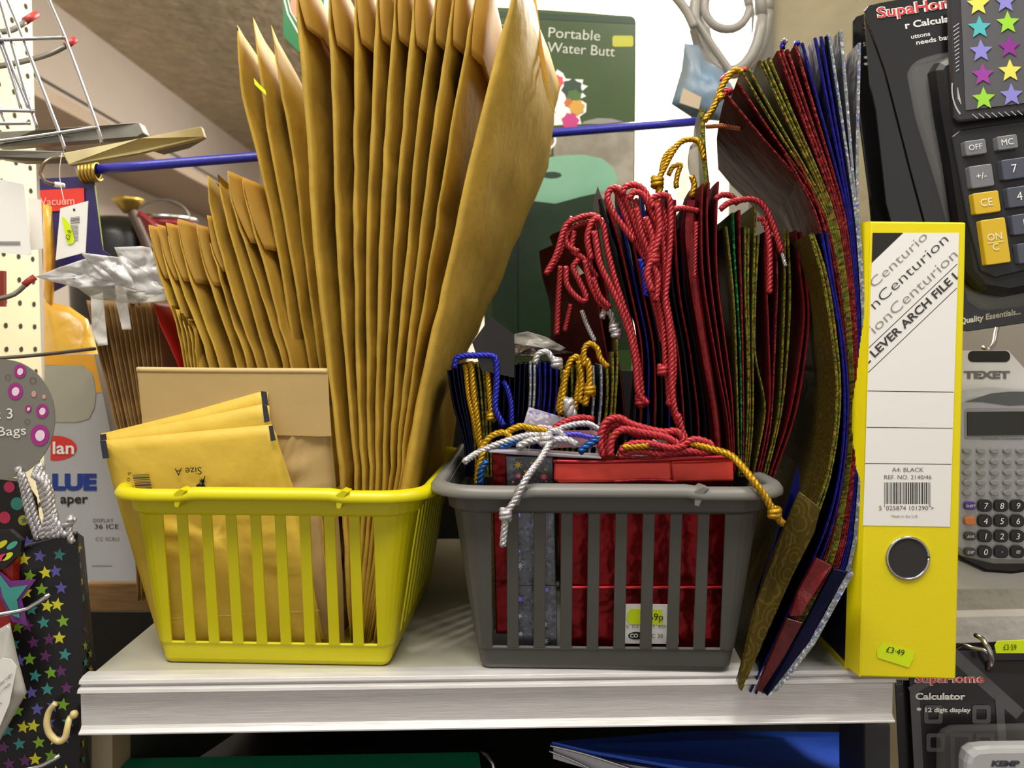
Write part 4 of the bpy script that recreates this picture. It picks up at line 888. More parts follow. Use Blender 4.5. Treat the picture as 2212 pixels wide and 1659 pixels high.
for i, (u, v, r, c) in enumerate([(1119, 1004, 11, 0), (1120, 1028, 8, 1), (1175, 1030, 11, 1), (1148, 1000, 5, 0), (1134, 1018, 4, 0), (1178, 1014, 5, 0), (1108, 1041, 4, 1), (1180, 1040, 3, 1)]):
    decal('printed_star', fan(star(u, v, r, i, 1, .35, 8)), dconst(.5675), stc[c], sb, lift=.0006)
for i in range(16):
    decal('printed_star', fan(star(1121+(i % 2)*55+random.uniform(-6, 6), 1115+i*18+random.uniform(-5, 5), random.uniform(6, 10), i, 1, .42, 8)), dconst(.566) if i*18 > 150 else dconst(.5675), stc[(2, 3, 3, 1, 2)[i % 5] if i < 11 else 3], sb, lift=.0006)
hs = holo('silver_sparkle_card', '#b9b7c4', ['#d8d4f0', '#a08ae0', '#f0e8f8'], 420, .3, .4, .2, 60, .4)
tag(card('gift_tag', [(1142, 879, .60), (1222, 903, .60), (1205, 945, .60), (1128, 925, .60)], .0008, hs), 'silver sparkly square gift tag standing above the front cords', 'gift tag')
tag(card('gift_tag', [(1178, 930, .585), (1292, 930, .585), (1300, 965, .58), (1180, 968, .58)], .001, mat('pinkish_film', '#b88890', .25, .3, alpha=.8, bump=.5, bs=30)), 'pink film slip under the silver cords', 'gift tag')
tag(card('clear_tag', [(1340, 962, .553), (1430, 948, .553), (1462, 968, .553), (1420, 985, .553), (1330, 985, .553)], .0006, mat('clear_tag_film', '#d9d2c6', .15, alpha=.35)), 'clear film slip lying over the red cord coils', 'tag')
tag(card('paper_corner', [(1400, 960, .551), (1412, 948, .551), (1428, 960, .551)], .0006, whitep), 'tiny white paper corner on the red cord coils', 'paper')
tag(card('paper_corner', [(1240, 600, .62), (1243, 566, .62), (1262, 590, .62)], .0006, mat('buff_tag', '#b5a68a', .6)), 'small buff triangle caught among the red cords', 'paper')

# cords: each belongs to a bag
def cord(par, pts, d, m, r=.0021, knots=(), nm='cord_handle', lab=None):
    r *= 1.1
    pp = [P(p[0], p[1], p[2] if len(p) > 2 else d) for p in pts]
    return rope(nm, pp, r, m, par, knots=[P(*k) for k in knots], label=lab)
ML = lambda i: mid_left[i]
dR = .612
cord(ML(0), [(1179, 592), (1201, 551), (1220, 491), (1242, 474), (1274, 465), (1296, 470)], dR+.004, redc)
cord(ML(0), [(1186, 585), (1208, 548), (1228, 500), (1250, 486), (1282, 478)], dR+.008, redc)
cord(ML(0), [(1211, 576), (1206, 649), (1203, 722)], .64, redc); cord(ML(0), [(1233, 658), (1220, 715)], .64, redc, .0018)
cord(ML(1), [(1277, 560), (1269, 516), (1277, 482), (1290, 472), (1303, 486), (1312, 540), (1330, 610), (1348, 665), (1366, 722), (1380, 800), (1386, 850), (1383, 880)], dR-.004, redc, .0023, knots=[(1384, 866, dR-.004)])
cord(ML(1), [(1284, 500), (1287, 520), (1296, 570), (1318, 617), (1340, 665), (1360, 722), (1373, 785), (1379, 848), (1400, 872)], dR-.007, redc, .0023)
cord(ML(1), [(1223, 576), (1226, 617), (1255, 649), (1267, 643), (1250, 604), (1238, 578), (1250, 560)], dR+.006, redc)
cord(ML(1), [(1264, 563), (1274, 608), (1293, 649), (1314, 668)], dR+.003, redc); cord(ML(1), [(1240, 500), (1236, 540), (1262, 560), (1290, 600)], dR+.008, redc)
cord(ML(3), [(1370, 521), (1347, 491), (1322, 455), (1312, 425), (1322, 407), (1340, 412), (1360, 448), (1381, 507), (1400, 557), (1413, 620), (1429, 696), (1443, 776), (1445, 855), (1460, 905)], dR-.01, redc, .0023)
cord(ML(3), [(1345, 420), (1350, 405), (1369, 399), (1390, 410), (1407, 443), (1429, 484), (1432, 522), (1420, 560), (1406, 600), (1413, 650)], dR-.013, redc, .0023)
cord(ML(6), [(1359, 430), (1368, 416), (1384, 417), (1400, 437), (1413, 469), (1429, 513), (1436, 570), (1437, 633), (1447, 696), (1455, 760), (1454, 823), (1444, 875)], dR-.016, redc, .0023, knots=[(1432, 800, dR-.014)])
cord(ML(6), [(1410, 450), (1407, 431), (1429, 421), (1446, 430), (1449, 475), (1446, 538), (1441, 601), (1437, 649), (1445, 700), (1450, 770), (1452, 850), (1464, 915)], dR-.018, redc, .0023)
cord(ML(7), [(1395, 470), (1410, 520), (1405, 560), (1420, 600), (1416, 650)], dR-.02, redc, .0024)
cord(ML(7), [(1420, 440), (1424, 500), (1412, 550), (1398, 590), (1408, 630)], dR-.022, redc, .0024, knots=[(1412, 560, dR-.02)])
cord(ML(7), [(1375, 450), (1385, 500), (1400, 540), (1412, 580)], dR-.015, redc, .0022)
cord(ML(2), [(1372, 430), (1380, 470), (1396, 510), (1410, 560), (1418, 610)], dR-.011, redc); cord(ML(2), [(1330, 410), (1352, 470), (1372, 520), (1392, 560), (1404, 620), (1420, 680), (1432, 740)], dR-.006, redc)
cord(ML(6), [(1392, 425), (1410, 470), (1420, 520), (1424, 580)], dR-.010, redc); cord(ML(9), [(1425, 430), (1438, 480), (1436, 540), (1426, 590), (1420, 640), (1432, 700), (1438, 790), (1450, 880)], dR-.012, redc)
cord(ML(0), [(1236, 470), (1222, 500), (1226, 530), (1250, 545)], dR+.007, redc); cord(ML(0), [(1282, 600), (1296, 640), (1318, 664)], dR, redc)
cord(ML(9), [(1450, 453), (1475, 450), (1510, 456)], dR-.005, redc); cord(ML(9), [(1504, 480), (1502, 540), (1500, 600)], dR-.004, redc, .0018)
cord(ML(5), [(1384, 560), (1392, 600), (1396, 640)], dR-.008, bluec, .0022)
cord(mid_right[0], [(1545, 430, .60), (1560, 421, .60), (1580, 424, .60), (1594, 440, .60)], .60, redc, .0021)
cord(mid_right[2], [(1556, 452), (1575, 438), (1600, 432), (1628, 431), (1652, 448), (1672, 491), (1689, 545)], .588, redc, .0021)
cord(mid_right[2], [(1689, 545), (1697, 575)], .588, silc, .0013, nm='cord_tip', lab='silver cord tip')
cord(mid_right[10], [(1638, 472), (1654, 478), (1662, 532), (1663, 600), (1662, 633)], .592, redc, .0022); cord(mid_right[10], [(1648, 480), (1674, 500), (1680, 520)], .592, redc, .0018)
gl = gb2
cord(gl, [(1420, 392), (1433, 367), (1450, 334), (1466, 311), (1486, 301), (1508, 306), (1518, 330), (1520, 345)], .625, goldc, .0021)
cord(gl, [(1422, 388), (1424, 410), (1422, 442)], .625, goldc, .0026, knots=[(1420, 394, .625)])
cord(gl, [(1428, 372), (1436, 340), (1455, 318)], .632, goldc, .0018)
cord(gl, [(1444, 378), (1454, 360), (1470, 357), (1464, 375), (1460, 398), (1462, 405)], .63, goldc, .0019); cord(gl, [(1494, 380), (1500, 400), (1494, 425)], .63, goldc, .0022)
fb = fan_bags
cord(fb[2], [(1522, 261), (1540, 235), (1549, 215), (1562, 182), (1587, 152), (1604, 157)], .585, goldc, .0021); cord(fb[2], [(1552, 215), (1562, 205)], .583, goldc, .002)
cord(fb[0], [(1558, 175), (1575, 160), (1600, 152), (1614, 150)], .59, redc, .0019); cord(fb[0], [(1560, 210), (1570, 196), (1580, 200)], .586, redc, .0024)
cord(fb[0], [(1527, 273, .63), (1560, 272, .60), (1602, 277, .585)], .6, mat('copper_cord', '#8a4a22', .35, .4), .0016)
cord(fb[11], [(1690, 105), (1692, 92), (1696, 86)], .575, bluec, .0018); cord(fb[11], [(1693, 90), (1695, 86)], .573, silc, .0022, nm='cord_tip', lab='silver cord tip'); cord(fb[12], [(1720, 98), (1724, 92)], .572, bluec, .0022)
sm_ = small
cord(sm_[2], [(981, 795), (986, 775), (1000, 769), (1021, 768), (1059, 768), (1071, 778), (1073, 826), (1069, 876), (1077, 900), (1088, 920)], .60, bluec, .0023)
cord(sm_[10], [(1087, 823), (1097, 844), (1104, 876), (1105, 919)], .604, bluec, .0019)
cord(sm_[4], [(1006, 788), (1011, 851), (1022, 902), (1034, 960)], .605, goldc, .0017); cord(sm_[5], [(1018, 782), (1023, 851), (1030, 900), (1036, 950), (1038, 990)], .604, goldc, .0021); cord(sm_[9], [(1052, 779), (1057, 851), (1062, 909)], .604, goldc, .002, knots=[(1061, 900, .604)])
cord(sm_[17], [(1155, 785), (1163, 765), (1181, 760), (1193, 775), (1204, 788)], .60, silc, .0023, knots=[(1203, 784, .60)])
cord(sm_[23], [(1206, 889), (1212, 850), (1219, 826), (1231, 782), (1247, 771), (1257, 788), (1249, 838), (1242, 884)], .602, goldc, .0023)
cord(sm_[26], [(1262, 790), (1262, 755), (1274, 742), (1290, 753), (1297, 775), (1313, 793)], .598, goldc, .0021); cord(sm_[26], [(1267, 775), (1273, 800), (1272, 838), (1263, 876)], .598, goldc, .0024, knots=[(1274, 843, .598)])
cord(sm_[26], [(1250, 780), (1256, 820), (1252, 870)], .60, goldc, .0022); cord(sm_[24], [(1222, 800), (1216, 850), (1210, 895)], .60, goldc, .0022)
cord(sm_[28], [(1257, 671), (1268, 702), (1285, 737)], .63, silc, .0018); cord(sm_[29], [(1300, 687), (1308, 669), (1320, 680), (1326, 700), (1334, 722)], .62, silc, .0023, knots=[(1328, 708, .62), (1332, 720, .62)])
# the tangle lying on the front bags
cord(sb, [(1003, 998, .556), (1029, 980), (1071, 961), (1113, 947), (1151, 940), (1190, 946)], .566, silc, .0023)
cord(sb, [(1189, 955, .556), (1168, 991, .545), (1137, 1033, .530), (1114, 1078, .527), (1095, 1109, .526), (1089, 1147, .526), (1086, 1180, .526)], .55, silc, .0022, knots=[(1092, 1112, .526)], nm='dangling_cord')
cord(sb, [(1181, 940), (1223, 921), (1268, 915), (1297, 930)], .572, silc, .0021); cord(sb, [(1118, 966), (1147, 952), (1189, 951), (1223, 950), (1246, 962)], .560, silc, .0026, knots=[(1180, 951, .558)])
cord(sb, [(1175, 945), (1195, 930), (1215, 940), (1200, 960), (1180, 965)], .562, silc, .0023); cord(sb, [(1230, 862), (1228, 880), (1238, 902)], .59, silc, .0042)
cord(sb, [(1160, 922), (1210, 930), (1180, 935), (1140, 930)], .58, mat('pearly_cord', '#c8a8b8', .3, .4), .0022)
GC = goldc
cord(sm_[7], [(1040, 970), (1046, 958), (1063, 941), (1088, 934), (1104, 946)], .570, GC, .0022); cord(sm_[7], [(1094, 934), (1124, 921), (1151, 926), (1181, 932), (1176, 944)], .574, GC, .0024)
cord(sm_[7], [(1030, 1046), (1034, 1010), (1044, 975)], .566, GC, .0022)
cord(sm_[12], [(1037, 1046), (1040, 1015), (1052, 996)], .563, tealc, .0024); cord(sm_[12], [(1080, 968), (1100, 958), (1120, 952)], .566, tealc, .0022)
cord(sm_[19], [(1200, 945), (1240, 938), (1275, 945), (1300, 950)], .57, mat('violet_cord', '#5a4ac0', .3, .5), .002); cord(sm_[19], [(1252, 976), (1270, 962), (1297, 945)], .556, tealc, .0026)
cord(rb_, [(1196, 925), (1227, 908), (1261, 902), (1282, 907)], .578, redc, .0023)
cord(rb_, [(1304, 986), (1296, 950), (1310, 911), (1337, 903), (1360, 915), (1394, 926), (1432, 934), (1460, 932), (1474, 948), (1466, 975)], .556, redc, .0026)
cord(rb_, [(1318, 984), (1322, 949), (1344, 928), (1386, 934), (1439, 945), (1462, 962), (1432, 980), (1375, 974), (1337, 985)], .552, redc, .0025)
cord(rb_, [(1308, 975), (1306, 940), (1325, 918), (1350, 925), (1400, 950), (1455, 950)], .560, redc, .0025)
cord(rb_, [(1462, 974), (1492, 951), (1520, 953), (1538, 964), (1523, 978), (1485, 974), (1440, 980)], .555, redc, .0025); cord(rb_, [(1340, 975), (1360, 960), (1400, 958), (1450, 968), (1480, 962)], .550, redc, .0024)
cord(rb_, [(1465, 895), (1472, 925), (1482, 950)], .575, redc, .0022)
cord(mid_right[8], [(1485, 955, .556), (1538, 970, .552), (1577, 983, .545), (1605, 1010, .536), (1630, 1042, .528), (1652, 1072, .526), (1668, 1101, .526), (1682, 1122, .526), (1692, 1132, .526)], .55, goldc, .0024, knots=[(1673, 1108, .526)], nm='dangling_cord')
cord(mid_right[8], [(1345, 966), (1380, 964), (1400, 962)], .549, goldc, .0022)

# ---------------------------------------------------------------- lever arch file
fd0 = .549
lf = thing('lever_arch_file', 'yellow lever arch file with a white spine label and finger ring', 'file', P(1950, 1468, .60))
sp = [(1872, 481, .550), (1880, 478, .549), (2084, 479, .549), (2088, 483, .550), (2065, 1468, .549), (1860, 1463, .549), (1846, 1456, .551), (1836, 1410, .5535), (1840, 1300, .5535), (1860, 900, .5535)]
prism('spine', [P(*p) for p in [(1880, 478, .549), (2087, 480, .549), (2065, 1468, .549), (1858, 1462, .549)]], .0035, yfile, lf, bev=.0012)
x0 = P(1858, 1462, .549); x1 = P(1880, 478, .549); xr0 = P(2065, 1468, .549); xr1 = P(2087, 480, .549)
def side(name, a, b, off, m, yb=.83, th=.0025, dz=0):
    v = [a+Vector((0, .003, dz)), b+Vector((0, .003, -dz)), Vector((b.x+off, yb, b.z-dz)), Vector((a.x+off, yb, a.z+dz))]
    return mesh(name, v, [(0, 1, 2, 3)], m, lf, solid=th)
mesh('left_hinge', [x0+Vector((.0005, .0005, 0)), x1+Vector((.0005, .0005, 0)), x1+Vector((-.0035, .010, 0)), x0+Vector((-.0052, .012, .004))], [(0, 1, 2, 3)], yfile, lf, solid=.002)
side('left_cover', x0+Vector((-.0045, .009, .004)), x1+Vector((-.003, .009, 0)), .010, navycov, dz=.0025, yb=.82)
side('left_cover_edge', x0+Vector((-.0045, .009, .001)), x0+Vector((-.0045, .009, .006)), .010, yfile, th=.0032, yb=.82)
side('right_cover', xr0+Vector((-.0015, 0, 0)), xr1+Vector((-.0015, 0, 0)), .004, yfile)
FD = dconst(.549)
lab_c = [(1885, 503), (2072, 503), (2052, 1138), (1864, 1135)]
decal('spine_label', [lab_c], FD, whitep, lf, lift=.0003)
decal('black_corner_print', [[(1885, 503), (1951, 503), (1883, 568)]], FD, black_ink, lf)
serif = [('Centurio', 1887, 624, 20, 43.3, pale_ink, 160), ('nCenturion', 1888, 671, 22, 43, mat('dark_ink', '#3a3838', .6), 218), ('ionCenturion', 1888, 723, 22, 43, pale_ink, 246)]
for s, u, v, h, r, m, wd in serif: text('lettering', s, u, v, h, FD, m, lf, rot=r, width=wd, clip=lab_c, bold=-.012)
text('lettering', 'E LEVER ARCH FILE L', 1871, 790, 17, FD, MATS['dark_ink'], lf, rot=43.6, width=282, clip=lab_c, bold=.02)
for a, b in (((1876, 752), (2068, 570)), ((1875, 805), (2067, 622)), ((1874, 844.5), (2060, 847)), ((1872, 923), (2058, 925)), ((1869, 1001), (2055, 1003))):
    decal('ruled_line', [clip_poly(stroke(a, b, 1.4), lab_c)], FD, black_ink, lf)
text('lettering', 'A4: BLACK', 1961, 1019, 9, FD, grey_ink, lf, align='CENTER', width=68)
text('lettering', 'REF. NO. 2140/46', 1961, 1035, 9, FD, grey_ink, lf, align='CENTER', width=102)
bars = []; u = 1910; random.seed(3)
while u < 2009:
    wd = random.choice([1, 1, 1.6, 2.4]); bars.append(rect(u, 1042, u+wd, 1096 if u < 1912 or u > 2006 or 1958 < u < 1961 else 1089)); u += wd+random.choice([1, 1.2, 2])
decal('barcode', bars, FD, black_ink, lf)
text('lettering', '5  025874 101290 >', 1958, 1102, 9.5, FD, grey_ink, lf, align='CENTER', width=118)
text('lettering', 'Made in the U.K.', 1955, 1118, 6, FD, pale_ink, lf, align='CENTER', width=58)
hc = P(1961, 1206, .549)
decal('finger_hole', [ell(1961, 1206, 45)], FD, mat('hole_dark', '#2b292b', .7), lf, lift=.0006)
rp_ = [P(1961+45*math.cos(a), 1206+45*math.sin(a), .5485) for a in [2*math.pi*i/40 for i in range(41)]]
tube('finger_ring', rp_, .0011, chrome, lf, step=.003)
st = thing('price_sticker', 'fluorescent price sticker reading £3·49 low on the yellow file', 'sticker', P(1932, 1442, .549))
decal('sticker_paper', [[(1894, 1405), (1907, 1387), (1974, 1406), (1973, 1423), (1963, 1442), (1896, 1421)]], FD, neon, st, lift=.0006)
text('lettering', '£3·49', 1913, 1408, 13, FD, black_ink, st, rot=-13, lift=.001, width=39)

# ---------------------------------------------------------------- the calculators at the right
led = mat('white_plaster_ledge', '#dcdad4', .7, bump=1., bs=40, dist=.004, var=.08, vs=30)
struct(card('trim_3', [(2040, 1272, .80), (2300, 1268, .80), (2300, 1330, .80), (2040, 1334, .80)], .05, mat('grey_plaster_ledge', '#a8a49a', .75, bump=1., bs=50, dist=.004)))
struct(card('trim_4', [(2040, 1334, .78), (2300, 1328, .78), (2300, 1381, .78), (2040, 1390, .78)], .07, led))
tag(card('backing_board', [(2030, 1390, .80), (2300, 1380, .80), (2300, 1700, .80), (2030, 1700, .80)], .02, mat('deep_navy_panel', '#0c0c20', .7)), 'dark panel under the white ledge behind the lower calculator cards', 'panel')
tag(card('wall_board', [(1880, 500, .86), (2300, 500, .86), (2300, 1290, .86), (1880, 1290, .86)], .02, mat('pale_backing', '#8f887c', .7)), 'pale panel behind the silver calculator card', 'panel')
rcard = thing('calculator_card', 'black blister card edge behind the large star calculator card', 'calculator', P(1870, 480, .66), 'black calculator cards')
card('card', [(1842, 46, .67), (1850, 36, .67), (1880, 26, .67), (1960, 60, .66), (1960, 560, .66), (1890, 560, .66), (1878, 420, .665), (1856, 250, .668), (1843, 110, .67)], .002, blkgloss, rcard)
text('lettering', 'S', 1865, 62, 16, dconst(.669), red_ink, rcard); text('lettering', 'Su', 1864, 100, 9, dconst(.667), pale_ink, rcard); decal('bullet_print', [ell(1871, 124, 5, 3), ell(1871, 138, 5, 3)], dconst(.667), pale_ink, rcard)
cc_ = thing('calculator_card', 'large black blister card with a desk calculator and star patterned cover', 'calculator', P(2100, 705, .62), 'black calculator cards')
cdf = dplane((1870, 20, .645), (2212, 0, .60), (2090, 700, .62))
def Q(l, off=0): return [P(u, v, cdf(u, v)-off) for u, v in l]
prism('card', Q([(1868, 22), (1876, 12), (1900, 6), (2260, -60), (2400, 670), (2092, 716), (2060, 712), (1968, 372), (1912, 152), (1874, 44)]), .002, blkgloss, cc_, bev=.0004)
prism('card_fold', Q([(1868, 30), (1912, 152), (1968, 372), (2060, 712), (1990, 712), (1915, 440), (1893, 240), (1880, 180)], -.004), .002, blkgloss, cc_)
CT = mat('card_white_print', '#dcdcdc', .4)
for dx, dy, m_, b_ in ((0, 0, white_ink, .055), (0, 0, red_ink, .012)):
    text('lettering', 'SupaHome', 1896, 39, 22, cdf, m_, cc_, rot=8.5, lift=.001 if m_ == white_ink else .0014, bold=b_, width=190, clip=[(1880, -20), (2049, -20), (2056, 80), (1880, 80)])
text('lettering', 'r Calculator', 1955, 62, 14, cdf, CT, cc_, rot=9, bold=.03, width=132, clip=[(1880, -20), (2049, -20), (2056, 80), (1880, 120)])
text('lettering', 'uttons', 1968, 84, 9, cdf, CT, cc_, rot=10, bold=.02, width=42); text('lettering', 'needs battery', 1979, 97, 10, cdf, CT, cc_, rot=10, bold=.02, width=106, clip=[(1880, -20), (2049, -20), (2056, 140), (1880, 140)])
text('lettering', 'Quality Essentials...', 2073, 700, 12, cdf, white_ink, cc_, rot=9.5, bold=.03, width=133, shear=.2)
# blister and the calculator inside it
def slab(name, outline, df, off, t, m, parent, bev=.003, **k): return prism(name, [P(u, v, df(u, v)-off) for u, v in outline], t, m, parent, bev=bev, **k)
slab('blister', [(1966, 150), (1985, 125), (2030, 112), (2300, 70), (2400, 640), (2130, 672), (2100, 650), (2032, 400), (1985, 250)], cdf, .010, .0095, clearm, cc_, bev=.004, label='clear plastic blister')
slab('calculator_body', [(2018, 150), (2030, 130), (2060, 115), (2320, 75), (2390, 600), (2180, 640), (2120, 630), (2085, 590), (2050, 350), (2030, 240)], cdf, .018, .016, blkplast, cc_, bev=.006)
slab('calculator_rim', [(2055, 295), (2075, 280), (2280, 250), (2320, 560), (2150, 600), (2118, 585), (2088, 470)], cdf, .0205, .0022, mat('dark_slate_plastic', '#26272b', .3), cc_, bev=.0015)
slab('flip_cover', [(2048, -30), (2300, -60), (2300, 232), (2212, 246), (2070, 264), (2060, 255), (2052, 120)], cdf, .027, .004, mat('charcoal_cover', '#2c2c30', .25, coat=.4), cc_, bev=.002)
cv = cdf; arcs = []
for u, v, r in ((2085, 180, 20), (2085, 180, 26)):
    pass
sw = mat('silver_line_print', '#b4b4b8', .3)
arcs = [stroke((2058, 60+9*i), (2072, 50+9*i), 2) for i in range(12)]+[stroke((2062+3*i, 185+2*i), (2070+3*i, 215+5*i), 2) for i in range(3)]+[stroke((2100+14*i, 246-i), (2112+14*i, 256-i), 1.8) for i in range(9)]
decal('silver_line_print', [clip_poly(a, [(2055, 0), (2212, 0), (2300, 240), (2072, 260)]) for a in arcs]+[q for q in ringp(2100, 190, 42, 45, 40, 1.6) if q[0][0] < 2080 and q[0][1] > 180], cv, sw, cc_, lift=.0278)
decal('grey_field_print', [[(2074, -30), (2300, -60), (2300, 212), (2086, 238)]], cv, mat('grey_field', '#55565a', .35, coat=.3), cc_, lift=.0282)
SC = {'y': '#e6e060', 'l': '#8c88d8', 'c': '#50b8c0', 'g': '#9cd83a', 'm': '#9a3ca0', 'p': '#8a2a92'}
for i, (u, v, k) in enumerate([(2113, 9, 'y'), (2172, 3, 'l'), (2116, 59, 'c'), (2177, 49, 'g'), (2119, 110, 'l'), (2180, 101, 'p'), (2123, 161, 'm'), (2182, 153, 'y'), (2125, 213, 'g'), (2185, 205, 'l')]):
    decal('printed_star', fan(star(u, v, 26, math.radians(-2))), cv, mat('star_print_'+k, SC[k], .4), cc_, lift=.0290)
kw = mat('grey_key', '#77797f', .35); kb = mat('slate_key', '#4c4f60', .35); ky = mat('yellow_key', '#d8b42a', .35)
KEYS = [('OFF', 2108, 318, 46, 32, kw, 12), ('MC', 2177, 307, 44, 30, kw, 13), ('+/-', 2121, 380, 50, 48, kw, 14), ('7', 2192, 364, 54, 44, kb, 18), ('CE', 2132, 437, 56, 46, ky, 16), ('4', 2204, 424, 54, 44, kb, 18), ('1', 2214, 483, 54, 44, kb, 18), ('0', 2226, 545, 54, 44, kb, 18)]
for s, u, v, w_, h_, m_, th_ in KEYS:
    slab('key', rrect(u-w_/2, v-h_/2, u+w_/2, v+h_/2, 4, rot=8), cdf, .0255, .006, m_, cc_, bev=.0006)
    text('key_lettering', s, u, v+th_/2-1, th_, cdf, white_ink, cc_, rot=8, align='CENTER', lift=.0262)
slab('key', rrect(2124, 472, 2178, 570, 4, rot=8), cdf, .0255, .006, ky, cc_, bev=.0006)
text('key_lettering', 'ON', 2150, 518, 15, cdf, white_ink, cc_, rot=8, align='CENTER', lift=.0262); text('key_lettering', 'C', 2152, 540, 15, cdf, white_ink, cc_, rot=8, align='CENTER', lift=.0262)
decal('key_rule', [stroke((2134, 525), (2168, 520), 1.5)], cdf, white_ink, cc_, lift=.0262)
hk = tag(tube('wire_hook', [P(2160, 690, .66), P(2152, 716, .65), P(2146, 745, .64), P(2134, 756, .635), P(2124, 750, .64)], .0018, chrome), 'small wire hook carrying the silver calculator card', 'hook')

tx = thing('calculator_card', 'white blister card with a silver scientific calculator', 'calculator', P(2160, 1270, .60))
TD = .615; TF = dconst(TD)
card('card', [(2040, 757, TD), (2178, 757, TD), (2212, 795, TD), (2260, 800, TD), (2260, 1272, TD), (2040, 1272, TD)], .0015, mat('white_gloss_card', '#d9d8d6', .3, coat=.3), tx)
decal('hang_hole', [rrect(2091, 758, 2182, 782, 11)], TF, black_ink, tx)
text('lettering', 'TEXET', 2083, 817, 15, TF, grey_ink, tx, bold=.05, width=100)
silv = mat('silver_plastic', '#a9aaac', .35, .25)
card('calculator_body', [(2050, 870, TD-.016), (2090, 845, TD-.016), (2150, 838, TD-.016), (2230, 842, TD-.016), (2300, 860, TD-.016), (2300, 1200, TD-.016), (2220, 1222, TD-.016), (2150, 1222, TD-.016), (2085, 1206, TD-.016), (2060, 1190, TD-.016)], .014, silv, tx, bev=.005)
card('lower_shell', [(2055, 1180, TD-.012), (2300, 1190, TD-.012), (2260, 1232, TD-.012), (2190, 1242, TD-.012), (2130, 1238, TD-.012), (2080, 1215, TD-.012)], .010, blkplast, tx, bev=.003)
TB = TD-.016; BF = dconst(TB)
decal('dark_brow', [dense([(2084, 868), (2110, 860), (2140, 850), (2180, 846), (2260, 846), (2260, 872), (2180, 876), (2150, 872), (2120, 868)])], BF, mat('dark_brow', '#55585a', .25), tx, lift=.0004)
decal('screen_surround', [rrect(2084, 882, 2290, 948, 6)], BF, mat('light_surround', '#8d8e90', .3), tx, lift=.0004)
card('screen', [(2090, 890, TB-.0012), (2290, 888, TB-.0012), (2290, 938, TB-.0012), (2090, 941, TB-.0012)], .001, mat('dark_screen', '#25261f', .15), tx)
text('small_lettering', 'Scientific Calculator', 2120, 949, 5, BF, grey_ink, tx, width=90)
for v in (974, 998, 1021, 1043, 1065):
    for u in (2091, 2121, 2150, 2178, 2206):
        card('small_button', [(a, b, TB-.0022) for a, b in ell(u, v, 9.5, 6.5, 14)], .0022, mat('grey_button', '#8c8f8e', .3), tx, bev=.0005)
bk = mat('black_key', '#1d1c20', .3)
for v, row in ((1093, ('SHIFT', '7', '8', '9')), (1126, ('', '4', '5', '6')), (1159, ('ANS', '1', '2', '3')), (1193, ('EXP', '0', '·', '='))):
    for j, s in enumerate(row):
        u = (2097, 2129, 2164, 2199)[j]; small_ = j == 0
        m_ = {('SHIFT'): mat('purple_key', '#4a3a8c', .3), '': mat('orange_key', '#c8743a', .3)}.get(s, mat('charcoal_key', '#3a3e3e', .3)) if small_ else bk
        card('key', [(a, b, TB-.003) for a, b in (rrect(u-12, v-9, u+12, v+9, 7) if small_ else rrect(u-15, v-13, u+15, v+13, 10))], .003, m_, tx, bev=.0006)
        if s: text('key_lettering', s, u, v+(3 if small_ else 6), 6 if small_ else 13, dconst(TB-.003), white_ink, tx, align='CENTER', lift=.0005, shear=.15)
tag(card('leaflet', [(2068, 1245, .66), (2260, 1245, .66), (2260, 1268, .66), (2068, 1273, .66)], .002, mat('cream_leaflet', '#c8c2b6', .5)), 'pale card edge under the silver calculator', 'card')

lc_ = thing('calculator_card', 'black card with a grey house print reading Calculator 12 digit display', 'calculator', P(2080, 1700, .60), 'lower calculator cards')
LD = .600; LF = dconst(LD)
card('card', [(1965, 1409, LD), (2260, 1404, LD), (2260, 1760, LD), (1978, 1760, LD), (1965, 1480, LD)], .0012, mat('satin_black_card', '#1b1a1d', .3, coat=.25), lc_)
HG = mat('house_grey_print', '#56565a', .4)
for q_, st_ in enumerate([stroke((2050, 1405), (2204, 1544), 26), stroke((1966, 1494), (2020, 1462), 20), stroke((1975, 1490), (1990, 1750), 20), stroke((2158, 1500), (2168, 1640), 18)]): decal('house_print', [st_], LF, HG, lc_, lift=.0003+.00006*q_)
for u, v in ((2016, 1543), (2120, 1543), (2021, 1604), (2128, 1604)):
    a = rrect(u-20, v-20, u+20, v+20, 6); b = rrect(u-11, v-11, u+11, v+11, 3)
    decal('window_print', [[a[i], a[(i+1) % len(a)], b[(i+1) % len(b)], b[i]] for i in range(len(a))], LF, HG, lc_, lift=.0006)
decal('door_print', [stroke((2058, 1593), (2058, 1750), 10), stroke((2053, 1588), (2101, 1588), 10), stroke((2096, 1593), (2096, 1750), 10)], LF, HG, lc_, lift=.0007)
text('lettering', 'SupaHome', 1976, 1474, 17, LF, white_ink, lc_, bold=.055, width=151, lift=.0008); text('lettering', 'SupaHome', 1977, 1474, 17, LF, mat('pink_red_ink', '#d8404a', .5), lc_, bold=.012, width=149, lift=.0012)
text('lettering', 'Calculator', 1977, 1511, 14, LF, white_ink, lc_, bold=.035, width=108, lift=.0008)
text('lettering', '12 digit display', 1996, 1538, 9, LF, white_ink, lc_, bold=.03, width=98, lift=.0008); decal('bullet_print', [ell(1985, 1532, 5, 3.5)], LF, white_ink, lc_, lift=.0008)
decal('hang_hole', [rrect(2130, 1428, 2300, 1454, 8)], LF, black_ink, lc_, lift=.0008)
card('blister', [(2030, 1600, LD-.008), (2040, 1582, LD-.008), (2060, 1572, LD-.008), (2300, 1566, LD-.008), (2300, 1760, LD-.008), (2030, 1760, LD-.008)], .0075, clearm, lc_, bev=.003, label='clear plastic blister')
l2 = thing('calculator_card', 'black card edge showing left of the house printed card', 'calculator', P(1950, 1600, .62), 'lower calculator cards')
